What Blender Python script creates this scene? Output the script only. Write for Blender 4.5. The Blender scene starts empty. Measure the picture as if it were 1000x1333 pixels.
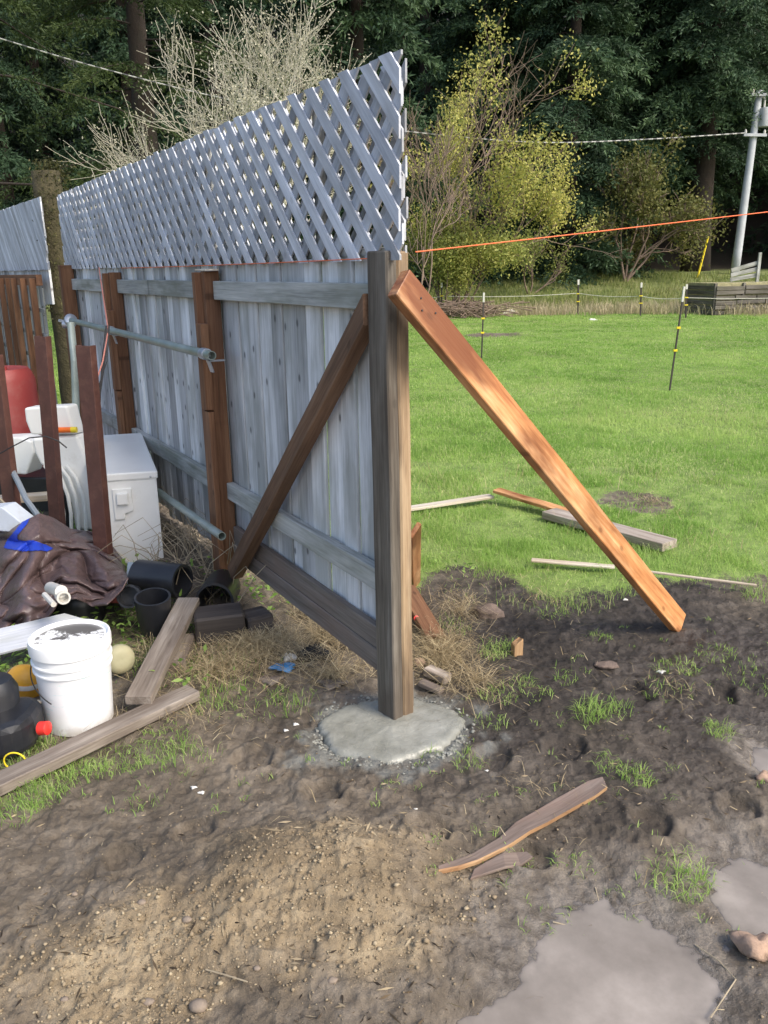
import bpy, math, random
import numpy as np
from mathutils import Vector, Matrix
random.seed(7)
C = bpy.context.scene.collection
S = bpy.context.scene
R = math.radians
# ---------------------------------------------------------------- camera
CAMH, PITCH, ROLL, FPX = 1.6, R(16.4), R(-0.77), 1076.0
CAM = np.array([0, 0, CAMH])
_r0 = np.array([1., 0, 0]); _u0 = np.array([0, math.sin(PITCH), math.cos(PITCH)]); FW = np.array([0, math.cos(PITCH), -math.sin(PITCH)])
RT = _r0*math.cos(ROLL)+_u0*math.sin(ROLL); UP = -_r0*math.sin(ROLL)+_u0*math.cos(ROLL)
cd = bpy.data.cameras.new('camera'); cam = bpy.data.objects.new('camera', cd); C.objects.link(cam); S.camera = cam
cd.sensor_fit = 'VERTICAL'; cd.sensor_height = 24; cd.lens = 24*FPX/1333.; cd.clip_start = .05; cd.clip_end = 1500
m = Matrix.Identity(4)
for i in range(3):
    m[i][0] = RT[i]; m[i][1] = UP[i]; m[i][2] = -FW[i]; m[i][3] = CAM[i]
cam.matrix_world = m
# ---------------------------------------------------------------- light
SUN_EL, SUN_AZ = R(44), R(128)          # azimuth measured from +Y towards +X
w = bpy.data.worlds.new('World'); S.world = w; w.use_nodes = True
nt = w.node_tree; bg = nt.nodes['Background']
sky = nt.nodes.new('ShaderNodeTexSky'); sky.sky_type = 'NISHITA'; sky.sun_disc = False
sky.sun_elevation = SUN_EL; sky.sun_rotation = SUN_AZ; sky.dust_density = 3.0; sky.air_density = 1.0; sky.ozone_density = 1.0
nt.links.new(sky.outputs[0], bg.inputs[0]); bg.inputs[1].default_value = 0.15
sd = bpy.data.lights.new('sun', 'SUN'); sd.energy = 1.65; sd.angle = R(20); sd.color = (1, .93, .82)
sun = bpy.data.objects.new('sun', sd); C.objects.link(sun)
sdir = Vector((math.sin(SUN_AZ)*math.cos(SUN_EL), math.cos(SUN_AZ)*math.cos(SUN_EL), math.sin(SUN_EL)))
sun.rotation_euler = sdir.to_track_quat('Z', 'Y').to_euler()
S.view_settings.view_transform = 'Standard'; S.view_settings.look = 'None'; S.view_settings.exposure = 0.88; S.view_settings.gamma = 1

# ---------------------------------------------------------------- pixel helpers (photo pixels -> world points)
def ray(px, py):
    return FW*FPX + RT*(px-500) + UP*(666.5-py)
def G(px, py, z=0.):
    d = ray(px, py); k = (z-CAMH)/d[2]; return CAM+d*k
def P(px, py, Y):
    d = ray(px, py); return CAM+d*(Y/d[1])
FP0 = np.array([0.064, 2.71, 0.]); _fa = R(30.8)
FD = np.array([-math.sin(_fa), math.cos(_fa), 0]); FN = np.array([-math.cos(_fa), -math.sin(_fa), 0])
ZZ = np.array([0, 0, 1.])
def F(px, py, off=0.):                      # pixel -> (t, z) on the fence plane
    d = ray(px, py); q = FP0+FN*off; k = np.dot(q-CAM, FN)/np.dot(d, FN); p = CAM+d*k
    return float(np.dot(p-q, FD)), float(p[2])
def FW3(t, z, off=0.): return FP0+FD*t+FN*off+ZZ*z
# ---------------------------------------------------------------- noise
def _h(ix, iy, s):
    n = (ix.astype(np.int64)*374761393+iy.astype(np.int64)*668265263+s*974711) & 0xffffffff
    n = ((n ^ (n >> 13))*1274126177) & 0xffffffff
    return ((n ^ (n >> 16)) & 0xffff)/65535.
def vn(x, y, s=0):
    x = np.asarray(x, float); y = np.asarray(y, float)
    ix = np.floor(x); iy = np.floor(y); fx = x-ix; fy = y-iy; fx = fx*fx*(3-2*fx); fy = fy*fy*(3-2*fy)
    a = _h(ix, iy, s); b = _h(ix+1, iy, s); c = _h(ix, iy+1, s); d = _h(ix+1, iy+1, s)
    return (a*(1-fx)+b*fx)*(1-fy)+(c*(1-fx)+d*fx)*fy
def fbm(x, y, s=0, o=4):
    v = 0; a = .5
    for i in range(o):
        v = v+a*vn(x*2**i+i*17.3, y*2**i-i*9.1, s+i); a *= .5
    return v
def sst(a, b, x):
    t = np.clip((x-a)/(b-a), 0, 1); return t*t*(3-2*t)
# ---------------------------------------------------------------- ground height and zones
def blob(px, py, rx, ry):                    # an ellipse drawn on the ground
    c = G(px, py); ax = abs(G(px+rx, py)[0]-c[0]); ay = abs(G(px, py-ry)[1]-c[1]); return (c[0], c[1], ax, ay)
def bd(b, x, y): return np.sqrt(((x-b[0])/b[2])**2+((y-b[1])/b[3])**2)
PUD = [blob(800, 1245, 150, 95), blob(1000, 1150, 72, 62), blob(1010, 975, 48, 26), blob(700, 1330, 90, 40)]
MOUND = [(blob(395, 1160, 190, 95), .08), (blob(480, 1120, 80, 45), .035), (blob(330, 1130, 60, 45), .025), (blob(120, 1230, 160, 80), .02)]
FOOT = blob(508, 946, 96, 42)
STEPS = [(blob(px, py, 28, 17)) for px, py in ((330, 985), (420, 1035), (255, 1085), (640, 985), (735, 975), (850, 1070), (960, 1050), (560, 1080), (930, 900), (690, 1110), (160, 1120), (820, 900))]
TAN = [blob(420, 1160, 190, 110), blob(480, 1230, 90, 70), blob(180, 1260, 200, 120), blob(340, 1200, 150, 110)]
def fence_t(x, y):
    dx = x-FP0[0]; dy = y-FP0[1]; return dx*FD[0]+dy*FD[1], dx*FN[0]+dy*FN[1]
def zone_grass(x, y):
    t, o = fence_t(x, y); r = np.hypot(x, y)
    n = fbm(x*.9+3, y*.9, 11, 4)-.47
    # right of the fence: lush beyond the muddy apron
    a = sst(-.22, .32, (y-3.75-.05*x)+n*1.5)*sst(-.02, -.2, o)
    # left junk side: weeds
    b = sst(.15, .6, o)*sst(2.7, 3.2, y-.1*x+n*.8)*.42
    g = np.maximum(a, b*(x < 0))
    for bb, s in ((blob(110, 985, 150, 26), .36), (blob(20, 1040, 60, 22), .42), (blob(290, 915, 110, 22), .25), (blob(630, 690, 120, 60), .8)):
        g = np.maximum(g, s*(1-sst(.5, 1.1, bd(bb, x, y)+n*1.6)))
    bare = (1-sst(.5, 1.2, bd(blob(620, 770, 75, 45), x, y)+n*1.4))*.75
    bare = np.maximum(bare, (1-sst(.4, 1.1, bd(blob(830, 652, 42, 15), x, y)+n*2.4))*.62)
    bare = np.maximum(bare, (1-sst(.4, 1.1, bd(blob(640, 437, 60, 3.5), x, y)+n*1.2))*.95)
    return np.clip(g*(1-bare), 0, 1)
def zone_tan(x, y):
    v = 0
    for b in TAN: v = np.maximum(v, 1-sst(.45, 1.15, bd(b, x, y)+(fbm(x*5, y*5, 21, 4)-.47)*1.3))
    return v
def macro(x, y):
    t, o = fence_t(x, y)
    z = (fbm(x*.35, y*.35, 5, 3)-.44)*.10*sst(4, 9, np.hypot(x, y))
    z = z+.07*sst(1.0, 2.2, t)*sst(1.2, .2, np.abs(o))
    for b, h in MOUND: z = z+h*np.exp(-bd(b, x, y)**2*1.6)
    z = z-.022*np.exp(-bd(FOOT, x, y)**4)
    for b in PUD: z = z-.072*np.exp(-bd(b, x, y)**2*.8)
    # far bank and the hill behind
    k = sst(-3, 9, x-(y-30)*.1)
    z = z+(.25+1.0*k)*sst(30.5, 42, y)+np.maximum(0, y-44)*.42*sst(44, 60, y)
    z = z+np.maximum(0, np.abs(x)-45)*.1
    return z
def gh(x, y):
    x = np.asarray(x, float); y = np.asarray(y, float)
    z = macro(x, y); g = zone_grass(x, y); r = np.hypot(x, y)
    near = sst(14, 5, r)
    wet = 0
    for b in PUD: wet = np.maximum(wet, np.exp(-bd(b, x, y)**2*.9))
    n1 = fbm(x*4, y*4, 31, 3)-.44; n2 = fbm(x*13, y*13, 41, 4)-.47; n3 = vn(x*55, y*55, 51)-.5
    foot = 0
    for b in STEPS:
        q_ = bd(b, x, y)+(vn(x*25, y*25, 77)-.5)*.35; foot = foot-.018*(1-sst(.75, 1., q_))+.010*np.exp(-((q_-1.15)/.18)**2)
    rid = np.abs(fbm(x*9+5, y*9, 61, 3)-.45)
    rid2 = np.abs(fbm(x*24+9, y*24, 65, 3)-.45)
    mud = foot+n1*.045+n2*.026-rid*.014-rid2*.024*(1-.6*wet)+n3*.008*(1-.5*wet)
    tan = zone_tan(x, y); cl = np.maximum(0, vn(x*30, y*30, 71)-.55)*.028+np.maximum(0, vn(x*62, y*62, 72)-.6)*.018
    mud = mud*(1-.12*wet)+cl*(.35+.65*tan)*(1-wet)
    z = z+near*(1-.6*g)*mud+g*(fbm(x*1.6, y*1.6, 81, 3)-.44)*.09*sst(3, 6, r)
    return z
def gz(p): return float(gh(p[0], p[1]))
# ---------------------------------------------------------------- node helpers
def newmat(name):
    mt = bpy.data.materials.new(name); mt.use_nodes = True; n = mt.node_tree
    return mt, n, n.nodes['Principled BSDF']
def N(n, typ, **kw):
    d = n.nodes.new(typ)
    for k, v in kw.items():
        if k.startswith('i_'): d.inputs[int(k[2:])].default_value = v
        else: setattr(d, k, v)
    return d
def noise(n, vec, scale, detail=5, rough=.55, mapping=None):
    if mapping:
        mp = N(n, 'ShaderNodeMapping'); mp.inputs['Scale'].default_value = mapping; n.links.new(vec, mp.inputs[0]); vec = mp.outputs[0]
    t = N(n, 'ShaderNodeTexNoise'); t.inputs['Scale'].default_value = scale; t.inputs['Detail'].default_value = detail; t.inputs['Roughness'].default_value = rough
    n.links.new(vec, t.inputs['Vector']); return t.outputs['Fac']
def ramp(n, fac, stops, interp='LINEAR'):
    r = N(n, 'ShaderNodeValToRGB'); cr = r.color_ramp; cr.interpolation = interp
    while len(cr.elements) < len(stops): cr.elements.new(.5)
    for e, (p, c) in zip(cr.elements, stops):
        e.position = p; e.color = (*c, 1) if isinstance(c, tuple) else (c, c, c, 1)
    n.links.new(fac, r.inputs[0]); return r.outputs[0]
def mix(n, fac, a, b, blend='MIX'):
    x = N(n, 'ShaderNodeMix', data_type='RGBA', blend_type=blend)
    for sock, v in ((x.inputs[0], fac), (x.inputs[6], a), (x.inputs[7], b)):
        if isinstance(v, (int, float)): sock.default_value = v
        elif isinstance(v, tuple): sock.default_value = (*v, 1)
        else: n.links.new(v, sock)
    return x.outputs[2]
def mth(n, op, a, b=0.):
    x = N(n, 'ShaderNodeMath', operation=op)
    for s, v in ((x.inputs[0], a), (x.inputs[1], b)):
        if isinstance(v, (int, float)): s.default_value = v
        else: n.links.new(v, s)
    return x.outputs[0]
def attr(n, name): 
    a = N(n, 'ShaderNodeAttribute'); a.attribute_name = name; return a
def bump(n, b, h, dist, strength=1.):
    x = N(n, 'ShaderNodeBump'); x.inputs['Distance'].default_value = dist; x.inputs['Strength'].default_value = strength
    n.links.new(h, x.inputs['Height']); n.links.new(x.outputs[0], b.inputs['Normal'])
WOODS = {}
def wood(name, dark, mid, light, stain=None, stain_amt=.5, knots=.6, rough=.75, tintamt=.5, grain=22, bmp=.004, spec=.3):
    mt, n, b = newmat(name); gc = attr(n, 'gc').outputs['Vector']; tn = attr(n, 'tint').outputs['Fac']
    g = noise(n, gc, 1., 8, .62, (1.4, grain, grain)); fine = noise(n, gc, 1., 4, .6, (5, grain*6, grain*6))
    f = mth(n, 'ADD', mth(n, 'MULTIPLY', g, .62), mth(n, 'MULTIPLY', fine, .38))
    col = ramp(n, f, [(.33, dark), (.48, mid), (.64, light)])
    big = noise(n, gc, 1., 4, .6, (1.7, 6, 6))
    if stain: col = mix(n, mth(n, 'MULTIPLY', ramp(n, big, [(.44, 0.), (.62, 1.)]), stain_amt), col, stain)
    if knots:
        mp = N(n, 'ShaderNodeMapping'); mp.inputs['Scale'].default_value = (5.0, 8.5, 1.); n.links.new(gc, mp.inputs[0])
        v = N(n, 'ShaderNodeTexVoronoi', voronoi_dimensions='2D'); v.inputs['Scale'].default_value = 1.; n.links.new(mp.outputs[0], v.inputs['Vector'])
        kn = ramp(n, v.outputs['Distance'], [(.0, 1.), (.06, .85), (.085, .25), (.13, 0.)])
        sel = mth(n, 'GREATER_THAN', N_sep(n, v.outputs['Color']), .55)
        kf = mth(n, 'MULTIPLY', mth(n, 'MULTIPLY', kn, sel), knots)
        col = mix(n, kf, col, tuple(c*.35 for c in dark))
    br = mth(n, 'ADD', mth(n, 'MULTIPLY', tn, tintamt), 1-tintamt/2)
    col = mix(n, 1., col, br, 'MULTIPLY')
    n.links.new(col, b.inputs['Base Color']); b.inputs['Specular IOR Level'].default_value = spec
    n.links.new(mth(n, 'ADD', mth(n, 'MULTIPLY', big, .35), rough-.2), b.inputs['Roughness'])
    bump(n, b, f, bmp, .8); return mt
def N_sep(n, c):
    s = N(n, 'ShaderNodeSeparateColor'); n.links.new(c, s.inputs[0]); return s.outputs[0]
def plain(name, col, rough=.5, var=.25, dirt=None, dirt_amt=.5, scale=6, bmp=.001, metal=0., dlo=.5, dhi=.7, spec=.5):
    mt, n, b = newmat(name); co = N(n, 'ShaderNodeTexCoord').outputs['Object']
    a = noise(n, co, scale, 6, .6); fine = noise(n, co, scale*9, 4, .6)
    c = ramp(n, a, [(.3, tuple(x*(1-var) for x in col)), (.7, tuple(min(1, x*(1+var)) for x in col))])
    if dirt: 
        dn = noise(n, co, scale*.7+1.3, 7, .68)
        c = mix(n, mth(n, 'MULTIPLY', ramp(n, dn, [(dlo, 0.), (dhi, 1.)]), dirt_amt), c, dirt)
    n.links.new(c, b.inputs['Base Color']); n.links.new(mth(n, 'ADD', mth(n, 'MULTIPLY', a, .3), rough-.15), b.inputs['Roughness'])
    b.inputs['Metallic'].default_value = metal; b.inputs['Specular IOR Level'].default_value = spec
    bump(n, b, mth(n, 'ADD', a, mth(n, 'MULTIPLY', fine, .35)), bmp, 1.); return mt
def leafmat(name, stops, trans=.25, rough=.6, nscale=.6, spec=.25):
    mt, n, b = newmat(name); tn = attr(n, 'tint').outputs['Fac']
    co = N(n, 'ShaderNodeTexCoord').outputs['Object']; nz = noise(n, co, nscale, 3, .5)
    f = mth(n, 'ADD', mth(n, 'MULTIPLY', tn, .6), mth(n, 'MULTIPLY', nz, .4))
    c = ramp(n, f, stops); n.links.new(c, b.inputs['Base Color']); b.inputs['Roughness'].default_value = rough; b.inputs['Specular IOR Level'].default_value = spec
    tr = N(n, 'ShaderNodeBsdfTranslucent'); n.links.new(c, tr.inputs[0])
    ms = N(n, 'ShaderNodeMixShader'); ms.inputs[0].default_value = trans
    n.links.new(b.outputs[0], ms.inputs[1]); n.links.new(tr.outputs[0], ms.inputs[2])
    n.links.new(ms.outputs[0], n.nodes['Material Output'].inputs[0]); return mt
# ---------------------------------------------------------------- mesh builder
def nrm(v):
    v = np.asarray(v, float); l = np.linalg.norm(v); return v/l if l > 1e-12 else v
BASE = {}
class MB:
    def __init__(s): s.v = []; s.f = []; s.gc = []; s.t = []
    def add(s, vs, fs, gc=None, tint=.5):
        o = len(s.v); s.v += [tuple(map(float, p)) for p in vs]; s.f += [tuple(i+o for i in f) for f in fs]
        s.gc += [tuple(map(float, p)) for p in (gc if gc is not None else vs)]; s.t += [tint]*len(vs)
    def beam(s, a, b, w, th, up=(0, 0, 1), ch=.003, seg=1, wob=0., tint=None, taper=1., cut0=0, cut1=0, rnd=None, endjag=0.):
        """a rectangular stick from a to b: w across, th along 'up'"""
        rn = rnd or random; a = np.asarray(a, float); b = np.asarray(b, float); d = nrm(b-a); L = np.linalg.norm(b-a)
        side = nrm(np.cross(d, np.asarray(up, float))); u = np.cross(side, d)
        if tint is None: tint = rn.random()
        off = np.array([rn.random()*40, rn.random()*40, rn.random()*40])
        hw, ht = w/2, th/2; c = min(ch, hw*.45, ht*.45)
        prof = [(-hw+c, -ht), (hw-c, -ht), (hw, -ht+c), (hw, ht-c), (hw-c, ht), (-hw+c, ht), (-hw, ht-c), (-hw, -ht+c)]
        vs = []; gc = []; rings = [0., c/L] + [i/seg for i in range(1, seg)] + [1-c/L, 1.]
        for k, q in enumerate(rings):
            sc = 1. if 0 < k < len(rings)-1 else (1-c/max(hw, ht)*.8)
            tp = 1+(taper-1)*q
            wx = (rn.random()-.5)*wob if 1 < k < len(rings)-2 else 0; wy = (rn.random()-.5)*wob if 1 < k < len(rings)-2 else 0
            for (x, y) in prof:
                e = 0
                if q < c/L+1e-9: e = cut0*x/hw
                if q > 1-c/L-1e-9: e = cut1*x/hw
                if endjag and (q < c/L+1e-9 or q > 1-c/L-1e-9): e += (rn.random()-.5)*endjag
                p = a+d*(L*q+e)+side*(x*sc*tp+wx)+u*(y*sc*tp+wy)
                vs.append(p); gc.append(off+np.array([L*q, x, y]))
        m_ = len(rings); fs = []
        for k in range(m_-1):
            for j in range(8):
                j2 = (j+1) % 8; fs.append((k*8+j, k*8+j2, (k+1)*8+j2, (k+1)*8+j))
        fs.append(tuple(range(7, -1, -1))); fs.append(tuple((m_-1)*8+j for j in range(8)))
        s.add(vs, fs, gc, tint); return s
    def tube(s, pts, rad, n=8, cap=True, tint=.5):
        pts = [np.asarray(p, float) for p in pts]; k = len(pts)
        rads = rad if hasattr(rad, '__len__') else [rad]*k
        vs = []; gc = []; dist = 0; ref = None
        for i in range(k):
            d = nrm(pts[min(i+1, k-1)]-pts[max(i-1, 0)])
            if ref is None: ref = np.array([0, 0, 1.]) if abs(d[2]) < .9 else np.array([1., 0, 0])
            a = nrm(np.cross(d, ref)); b = np.cross(a, d); ref = b
            if i: dist += np.linalg.norm(pts[i]-pts[i-1])
            for j in range(n):
                th = 2*math.pi*j/n; vs.append(pts[i]+(a*math.cos(th)+b*math.sin(th))*rads[i]); gc.append((dist, math.cos(th)*rads[i], math.sin(th)*rads[i]))
        fs = [(i*n+j, i*n+(j+1) % n, (i+1)*n+(j+1) % n, (i+1)*n+j) for i in range(k-1) for j in range(n)]
        if cap: fs += [tuple(range(n-1, -1, -1)), tuple((k-1)*n+j for j in range(n))]
        s.add(vs, fs, gc, tint); return s
    def lathe(s, prof, n=32, c=(0, 0, 0), axis=(0, 0, 1), xd=None, sx=1., sy=1., jit=0., tint=.5, cap=True):
        """prof: (r, h) pairs along axis from c"""
        ax = nrm(axis); x = nrm(xd) if xd is not None else nrm(np.cross(ax, (0, 1, 0) if abs(ax[1]) < .9 else (1, 0, 0))); x = nrm(x-ax*np.dot(x, ax)); y = np.cross(ax, x)
        c = np.asarray(c, float); vs = []; gc = []
        for (r, h) in prof:
            for j in range(n):
                th = 2*math.pi*j/n; jr = 1+(random.random()-.5)*jit
                vs.append(c+ax*h+x*math.cos(th)*r*sx*jr+y*math.sin(th)*r*sy*jr); gc.append((r*math.cos(th), r*math.sin(th), h))
        k = len(prof); fs = [(i*n+j, i*n+(j+1) % n, (i+1)*n+(j+1) % n, (i+1)*n+j) for i in range(k-1) for j in range(n)]
        if cap:
            if prof[0][0] > 1e-5: fs.append(tuple(range(n-1, -1, -1)))
            if prof[-1][0] > 1e-5: fs.append(tuple((k-1)*n+j for j in range(n)))
        s.add(vs, fs, gc, tint); return s
    def prism(s, poly, vec, tint=.5):
        """closed outline poly (3-D points) extruded by vec"""
        n = len(poly); a = [np.asarray(p, float) for p in poly]; b = [p+np.asarray(vec, float) for p in a]
        s.add(a+b, [tuple(range(n)), tuple(range(2*n-1, n-1, -1))]+[(i, i+n, (i+1) % n+n, (i+1) % n) for i in range(n)], None, tint); return s
    def build(s, name, mat, parent=None, smooth=False, loc=None, bevel=0.):
        V = np.array(s.v, float)
        if parent is None and loc is None: loc = (V[:, 0].mean(), V[:, 1].mean(), V[:, 2].min())
        base = np.array(loc, float) if parent is None else BASE[parent.name]
        me = bpy.data.meshes.new(name); me.from_pydata((V-base).tolist(), [], s.f)
        a = me.attributes.new('gc', 'FLOAT_VECTOR', 'POINT'); a.data.foreach_set('vector', np.array(s.gc, 'f').ravel())
        a = me.attributes.new('tint', 'FLOAT', 'POINT'); a.data.foreach_set('value', np.array(s.t, 'f'))
        me.materials.append(mat); o = bpy.data.objects.new(name, me); C.objects.link(o)
        if parent is None: o.location = loc
        else: o.parent = parent
        BASE[o.name] = base
        import bmesh
        bm = bmesh.new(); bm.from_mesh(me); bmesh.ops.recalc_face_normals(bm, faces=bm.faces); bm.to_mesh(me); bm.free()
        if smooth:
            me.polygons.foreach_set('use_smooth', [True]*len(me.polygons))
            if smooth != 'all':
                me.set_sharp_from_angle(angle=R(38))
        if bevel:
            bv = o.modifiers.new('bevel', 'BEVEL'); bv.width = bevel; bv.segments = 2; bv.limit_method = 'ANGLE'; bv.angle_limit = R(35)
        return o
def tag(o, label=None, cat=None, group=None, kind=None):
    for k, v in (('label', label), ('category', cat), ('group', group), ('kind', kind)):
        if v: o[k] = v
    return o
def thing(name, loc, label, cat, group=None):
    o = bpy.data.objects.new(name, None); C.objects.link(o); o.location = tuple(map(float, loc)); o.empty_display_size = .1
    BASE[o.name] = np.array(loc, float); return tag(o, label, cat, group)
def fastmesh(name, V, quads, tint, mat, loc=(0, 0, 0), tris=None, smooth=False, parent=None, extra=None):
    """numpy mesh: V (n,3), quads (m,4), tris (k,3)"""
    me = bpy.data.meshes.new(name); V = (np.asarray(V, 'f')-np.array(loc, 'f'))
    me.vertices.add(len(V)); me.vertices.foreach_set('co', V.ravel())
    nq = len(quads); ntr = 0 if tris is None else len(tris)
    idx = quads.ravel() if ntr == 0 else np.concatenate([quads.ravel(), tris.ravel()])
    me.loops.add(len(idx)); me.loops.foreach_set('vertex_index', idx.astype('i'))
    me.polygons.add(nq+ntr); st = np.concatenate([np.arange(nq)*4, nq*4+np.arange(ntr)*3]).astype('i')
    me.polygons.foreach_set('loop_start', st)
    me.update(calc_edges=True)
    for nm, val in [('tint', tint)]+list((extra or {}).items()):
        a = me.attributes.new(nm, 'FLOAT', 'POINT'); a.data.foreach_set('value', np.asarray(val, 'f'))
    if smooth: me.polygons.foreach_set('use_smooth', [True]*(nq+ntr))
    me.materials.append(mat); o = bpy.data.objects.new(name, me); C.objects.link(o); 
    if parent is None: o.location = loc
    else: o.parent = parent
    BASE[o.name] = np.array(loc, float)
    return o
# ================================================================ GROUND
def build_ground():
    th = np.concatenate([np.linspace(-180, -48, 40, endpoint=False), np.linspace(-48, 40, 900, endpoint=False), np.linspace(40, 180, 42)])
    th = np.radians(th); k = 860
    r = np.concatenate([[0.02, .3, .6, .8, .95], np.geomspace(1.05, 14, 980), np.geomspace(14.2, 420, 150)])
    TH, RR = np.meshgrid(th, r); x = RR*np.sin(TH); y = RR*np.cos(TH)
    z = gh(x, y)
    z = np.where(y < -20, 0, z)
    nr, nth = x.shape; V = np.stack([x, y, z], -1).reshape(-1, 3)
    i = np.arange(nr-1)[:, None]*nth+np.arange(nth-1)[None, :]
    q = np.stack([i, i+1, i+1+nth, i+nth], -1).reshape(-1, 4)[:, ::-1]
    X = V[:, 0]; Y = V[:, 1]
    g = zone_grass(X, Y); t = zone_tan(X, Y)
    wet = np.zeros(len(X))
    for b in PUD: wet = np.maximum(wet, .6*(1-sst(.7, 1.5, bd(b, X, Y)+(fbm(X*5, Y*5, 141, 3)-.45))))
    wet = np.maximum(wet, (1-sst(.5, 1.3, bd(blob(780, 850, 300, 120), X, Y)+(fbm(X*3, Y*3, 140, 3)-.45)))*.95)
    wet = np.maximum(wet, (1-sst(.5, 1.3, bd(blob(420, 930, 120, 50), X, Y)))*.5)
    silt = np.zeros(len(X))
    for b in PUD: silt = np.maximum(silt, 1-sst(.75, 1.75, bd(b, X, Y)+(fbm(X*6, Y*6, 151, 4)-.47)*1.1))
    cb = blob(508, 950, 93, 40); cem = (1-sst(.95, 1.5, bd(cb, X, Y)+(fbm(X*14, Y*14, 131, 3)-.47)*1.5))*.85
    mt, n, b = newmat('ground_soil'); co = N(n, 'ShaderNodeTexCoord').outputs['Object']
    ag = attr(n, 'grassy').outputs['Fac']; at = attr(n, 'sandy').outputs['Fac']; aw = attr(n, 'wet').outputs['Fac']
    n1 = noise(n, co, 2.3, 6, .62); n2 = noise(n, co, 14, 7, .65); n3 = noise(n, co, 95, 6, .7); n4 = noise(n, co, .35, 3, .5)
    f = mth(n, 'ADD', mth(n, 'MULTIPLY', n1, .5), mth(n, 'MULTIPLY', n2, .5))
    mud = ramp(n, f, [(.34, (.052, .040, .028)), (.48, (.135, .108, .078)), (.60, (.235, .195, .148))])
    dark = ramp(n, f, [(.36, (.014, .011, .009)), (.5, (.042, .033, .026)), (.64, (.095, .078, .064))])
    mud = mix(n, aw, mud, dark)
    tanc = ramp(n, f, [(.34, (.12, .088, .052)), (.5, (.275, .21, .128)), (.64, (.43, .34, .218))])
    c = mix(n, at, mud, tanc)
    gr = ramp(n, noise(n, co, 5, 5, .6), [(.3, (.12, .20, .035)), (.6, (.25, .36, .08))])
    gr = mix(n, ramp(n, n4, [(.45, 0.), (.7, .5)]), gr, (.17, .19, .06))
    gf = mth(n, 'ADD', ag, mth(n, 'MULTIPLY', mth(n, 'SUBTRACT', mth(n, 'ADD', mth(n, 'MULTIPLY', n2, .6), mth(n, 'MULTIPLY', n3, .4)), .5), 2.2))
    c = mix(n, mth(n, 'MULTIPLY', ramp(n, gf, [(.42, 0.), (.62, 1.)]), .9), c, gr)
    asl = attr(n, 'silt').outputs['Fac']; c = mix(n, mth(n, 'MULTIPLY', asl, ramp(n, n2, [(.36, .45), (.55, .95)])), c, ramp(n, n2, [(.4, (.15, .127, .103)), (.6, (.235, .205, .172))]))
    c = mix(n, mth(n, 'MULTIPLY', attr(n, 'cement').outputs['Fac'], ramp(n, n2, [(.4, .4), (.55, 1.)])), c, (.21, .215, .195))
    sep = N(n, 'ShaderNodeSeparateXYZ'); n.links.new(co, sep.inputs[0])
    far = N(n, 'ShaderNodeMapRange'); far.inputs['From Min'].default_value = 43; far.inputs['From Max'].default_value = 47; n.links.new(sep.outputs[1], far.inputs[0])
    c = mix(n, far.outputs[0], c, (.035, .028, .018))
    bank = N(n, 'ShaderNodeMapRange'); bank.inputs['From Min'].default_value = 29.5; bank.inputs['From Max'].default_value = 31.5; n.links.new(sep.outputs[1], bank.inputs[0])
    bk = mth(n, 'MULTIPLY', bank.outputs[0], mth(n, 'SUBTRACT', 1., far.outputs[0]))
    c = mix(n, mth(n, 'MULTIPLY', bk, .9), c, ramp(n, noise(n, co, 1.2, 6, .65), [(.38, (.09, .12, .03)), (.55, (.17, .19, .065)), (.68, (.26, .24, .12))]))
    n.links.new(c, b.inputs['Base Color'])
    ro = mth(n, 'SUBTRACT', mth(n, 'ADD', .62, mth(n, 'MULTIPLY', n2, .35)), mth(n, 'MULTIPLY', aw, mth(n, 'MULTIPLY', ramp(n, n1, [(.4, 0.), (.6, 1.)]), .5)))
    ro = mth(n, 'MAXIMUM', mth(n, 'SUBTRACT', ro, mth(n, 'MULTIPLY', asl, .45)), .16)
    n.links.new(ro, b.inputs['Roughness']); b.inputs['Specular IOR Level'].default_value = .45
    bump(n, b, mth(n, 'ADD', mth(n, 'MULTIPLY', n2, .8), mth(n, 'MULTIPLY', n3, .9)), .011, 1.)
    o = fastmesh('ground', V, q, np.zeros(len(V)), mt, smooth=True, extra={'grassy': g, 'sandy': t, 'wet': wet, 'cement': cem, 'silt': silt})
    tag(o, kind='structure')
    # puddle water sheets: turbid water, opaque where it is deep, clear film where shallow
    mt, n, b = newmat('muddy_water'); co = N(n, 'ShaderNodeTexCoord').outputs['Object']
    c = ramp(n, noise(n, co, 3, 6, .62), [(.36, (.20, .172, .143)), (.52, (.27, .235, .20)), (.66, (.36, .315, .272))])
    n.links.new(c, b.inputs['Base Color']); b.inputs['Roughness'].default_value = .9; b.inputs['Specular IOR Level'].default_value = 0.
    tr = N(n, 'ShaderNodeBsdfTransparent'); tr.inputs[0].default_value = (.98, .97, .96, 1)
    m1 = N(n, 'ShaderNodeMixShader'); n.links.new(attr(n, 'murk').outputs['Fac'], m1.inputs[0]); n.links.new(tr.outputs[0], m1.inputs[1]); n.links.new(b.outputs[0], m1.inputs[2])
    gl = N(n, 'ShaderNodeBsdfGlossy'); gl.inputs['Roughness'].default_value = .12; fr = N(n, 'ShaderNodeFresnel'); fr.inputs[0].default_value = 1.5
    bp_ = N(n, 'ShaderNodeBump'); bp_.inputs['Distance'].default_value = .003; n.links.new(noise(n, co, 9, 3, .5), bp_.inputs['Height']); n.links.new(bp_.outputs[0], gl.inputs['Normal'])
    m2 = N(n, 'ShaderNodeMixShader'); n.links.new(fr.outputs[0], m2.inputs[0]); n.links.new(m1.outputs[0], m2.inputs[1]); n.links.new(gl.outputs[0], m2.inputs[2])
    n.links.new(m2.outputs[0], n.nodes['Material Output'].inputs[0])
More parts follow.
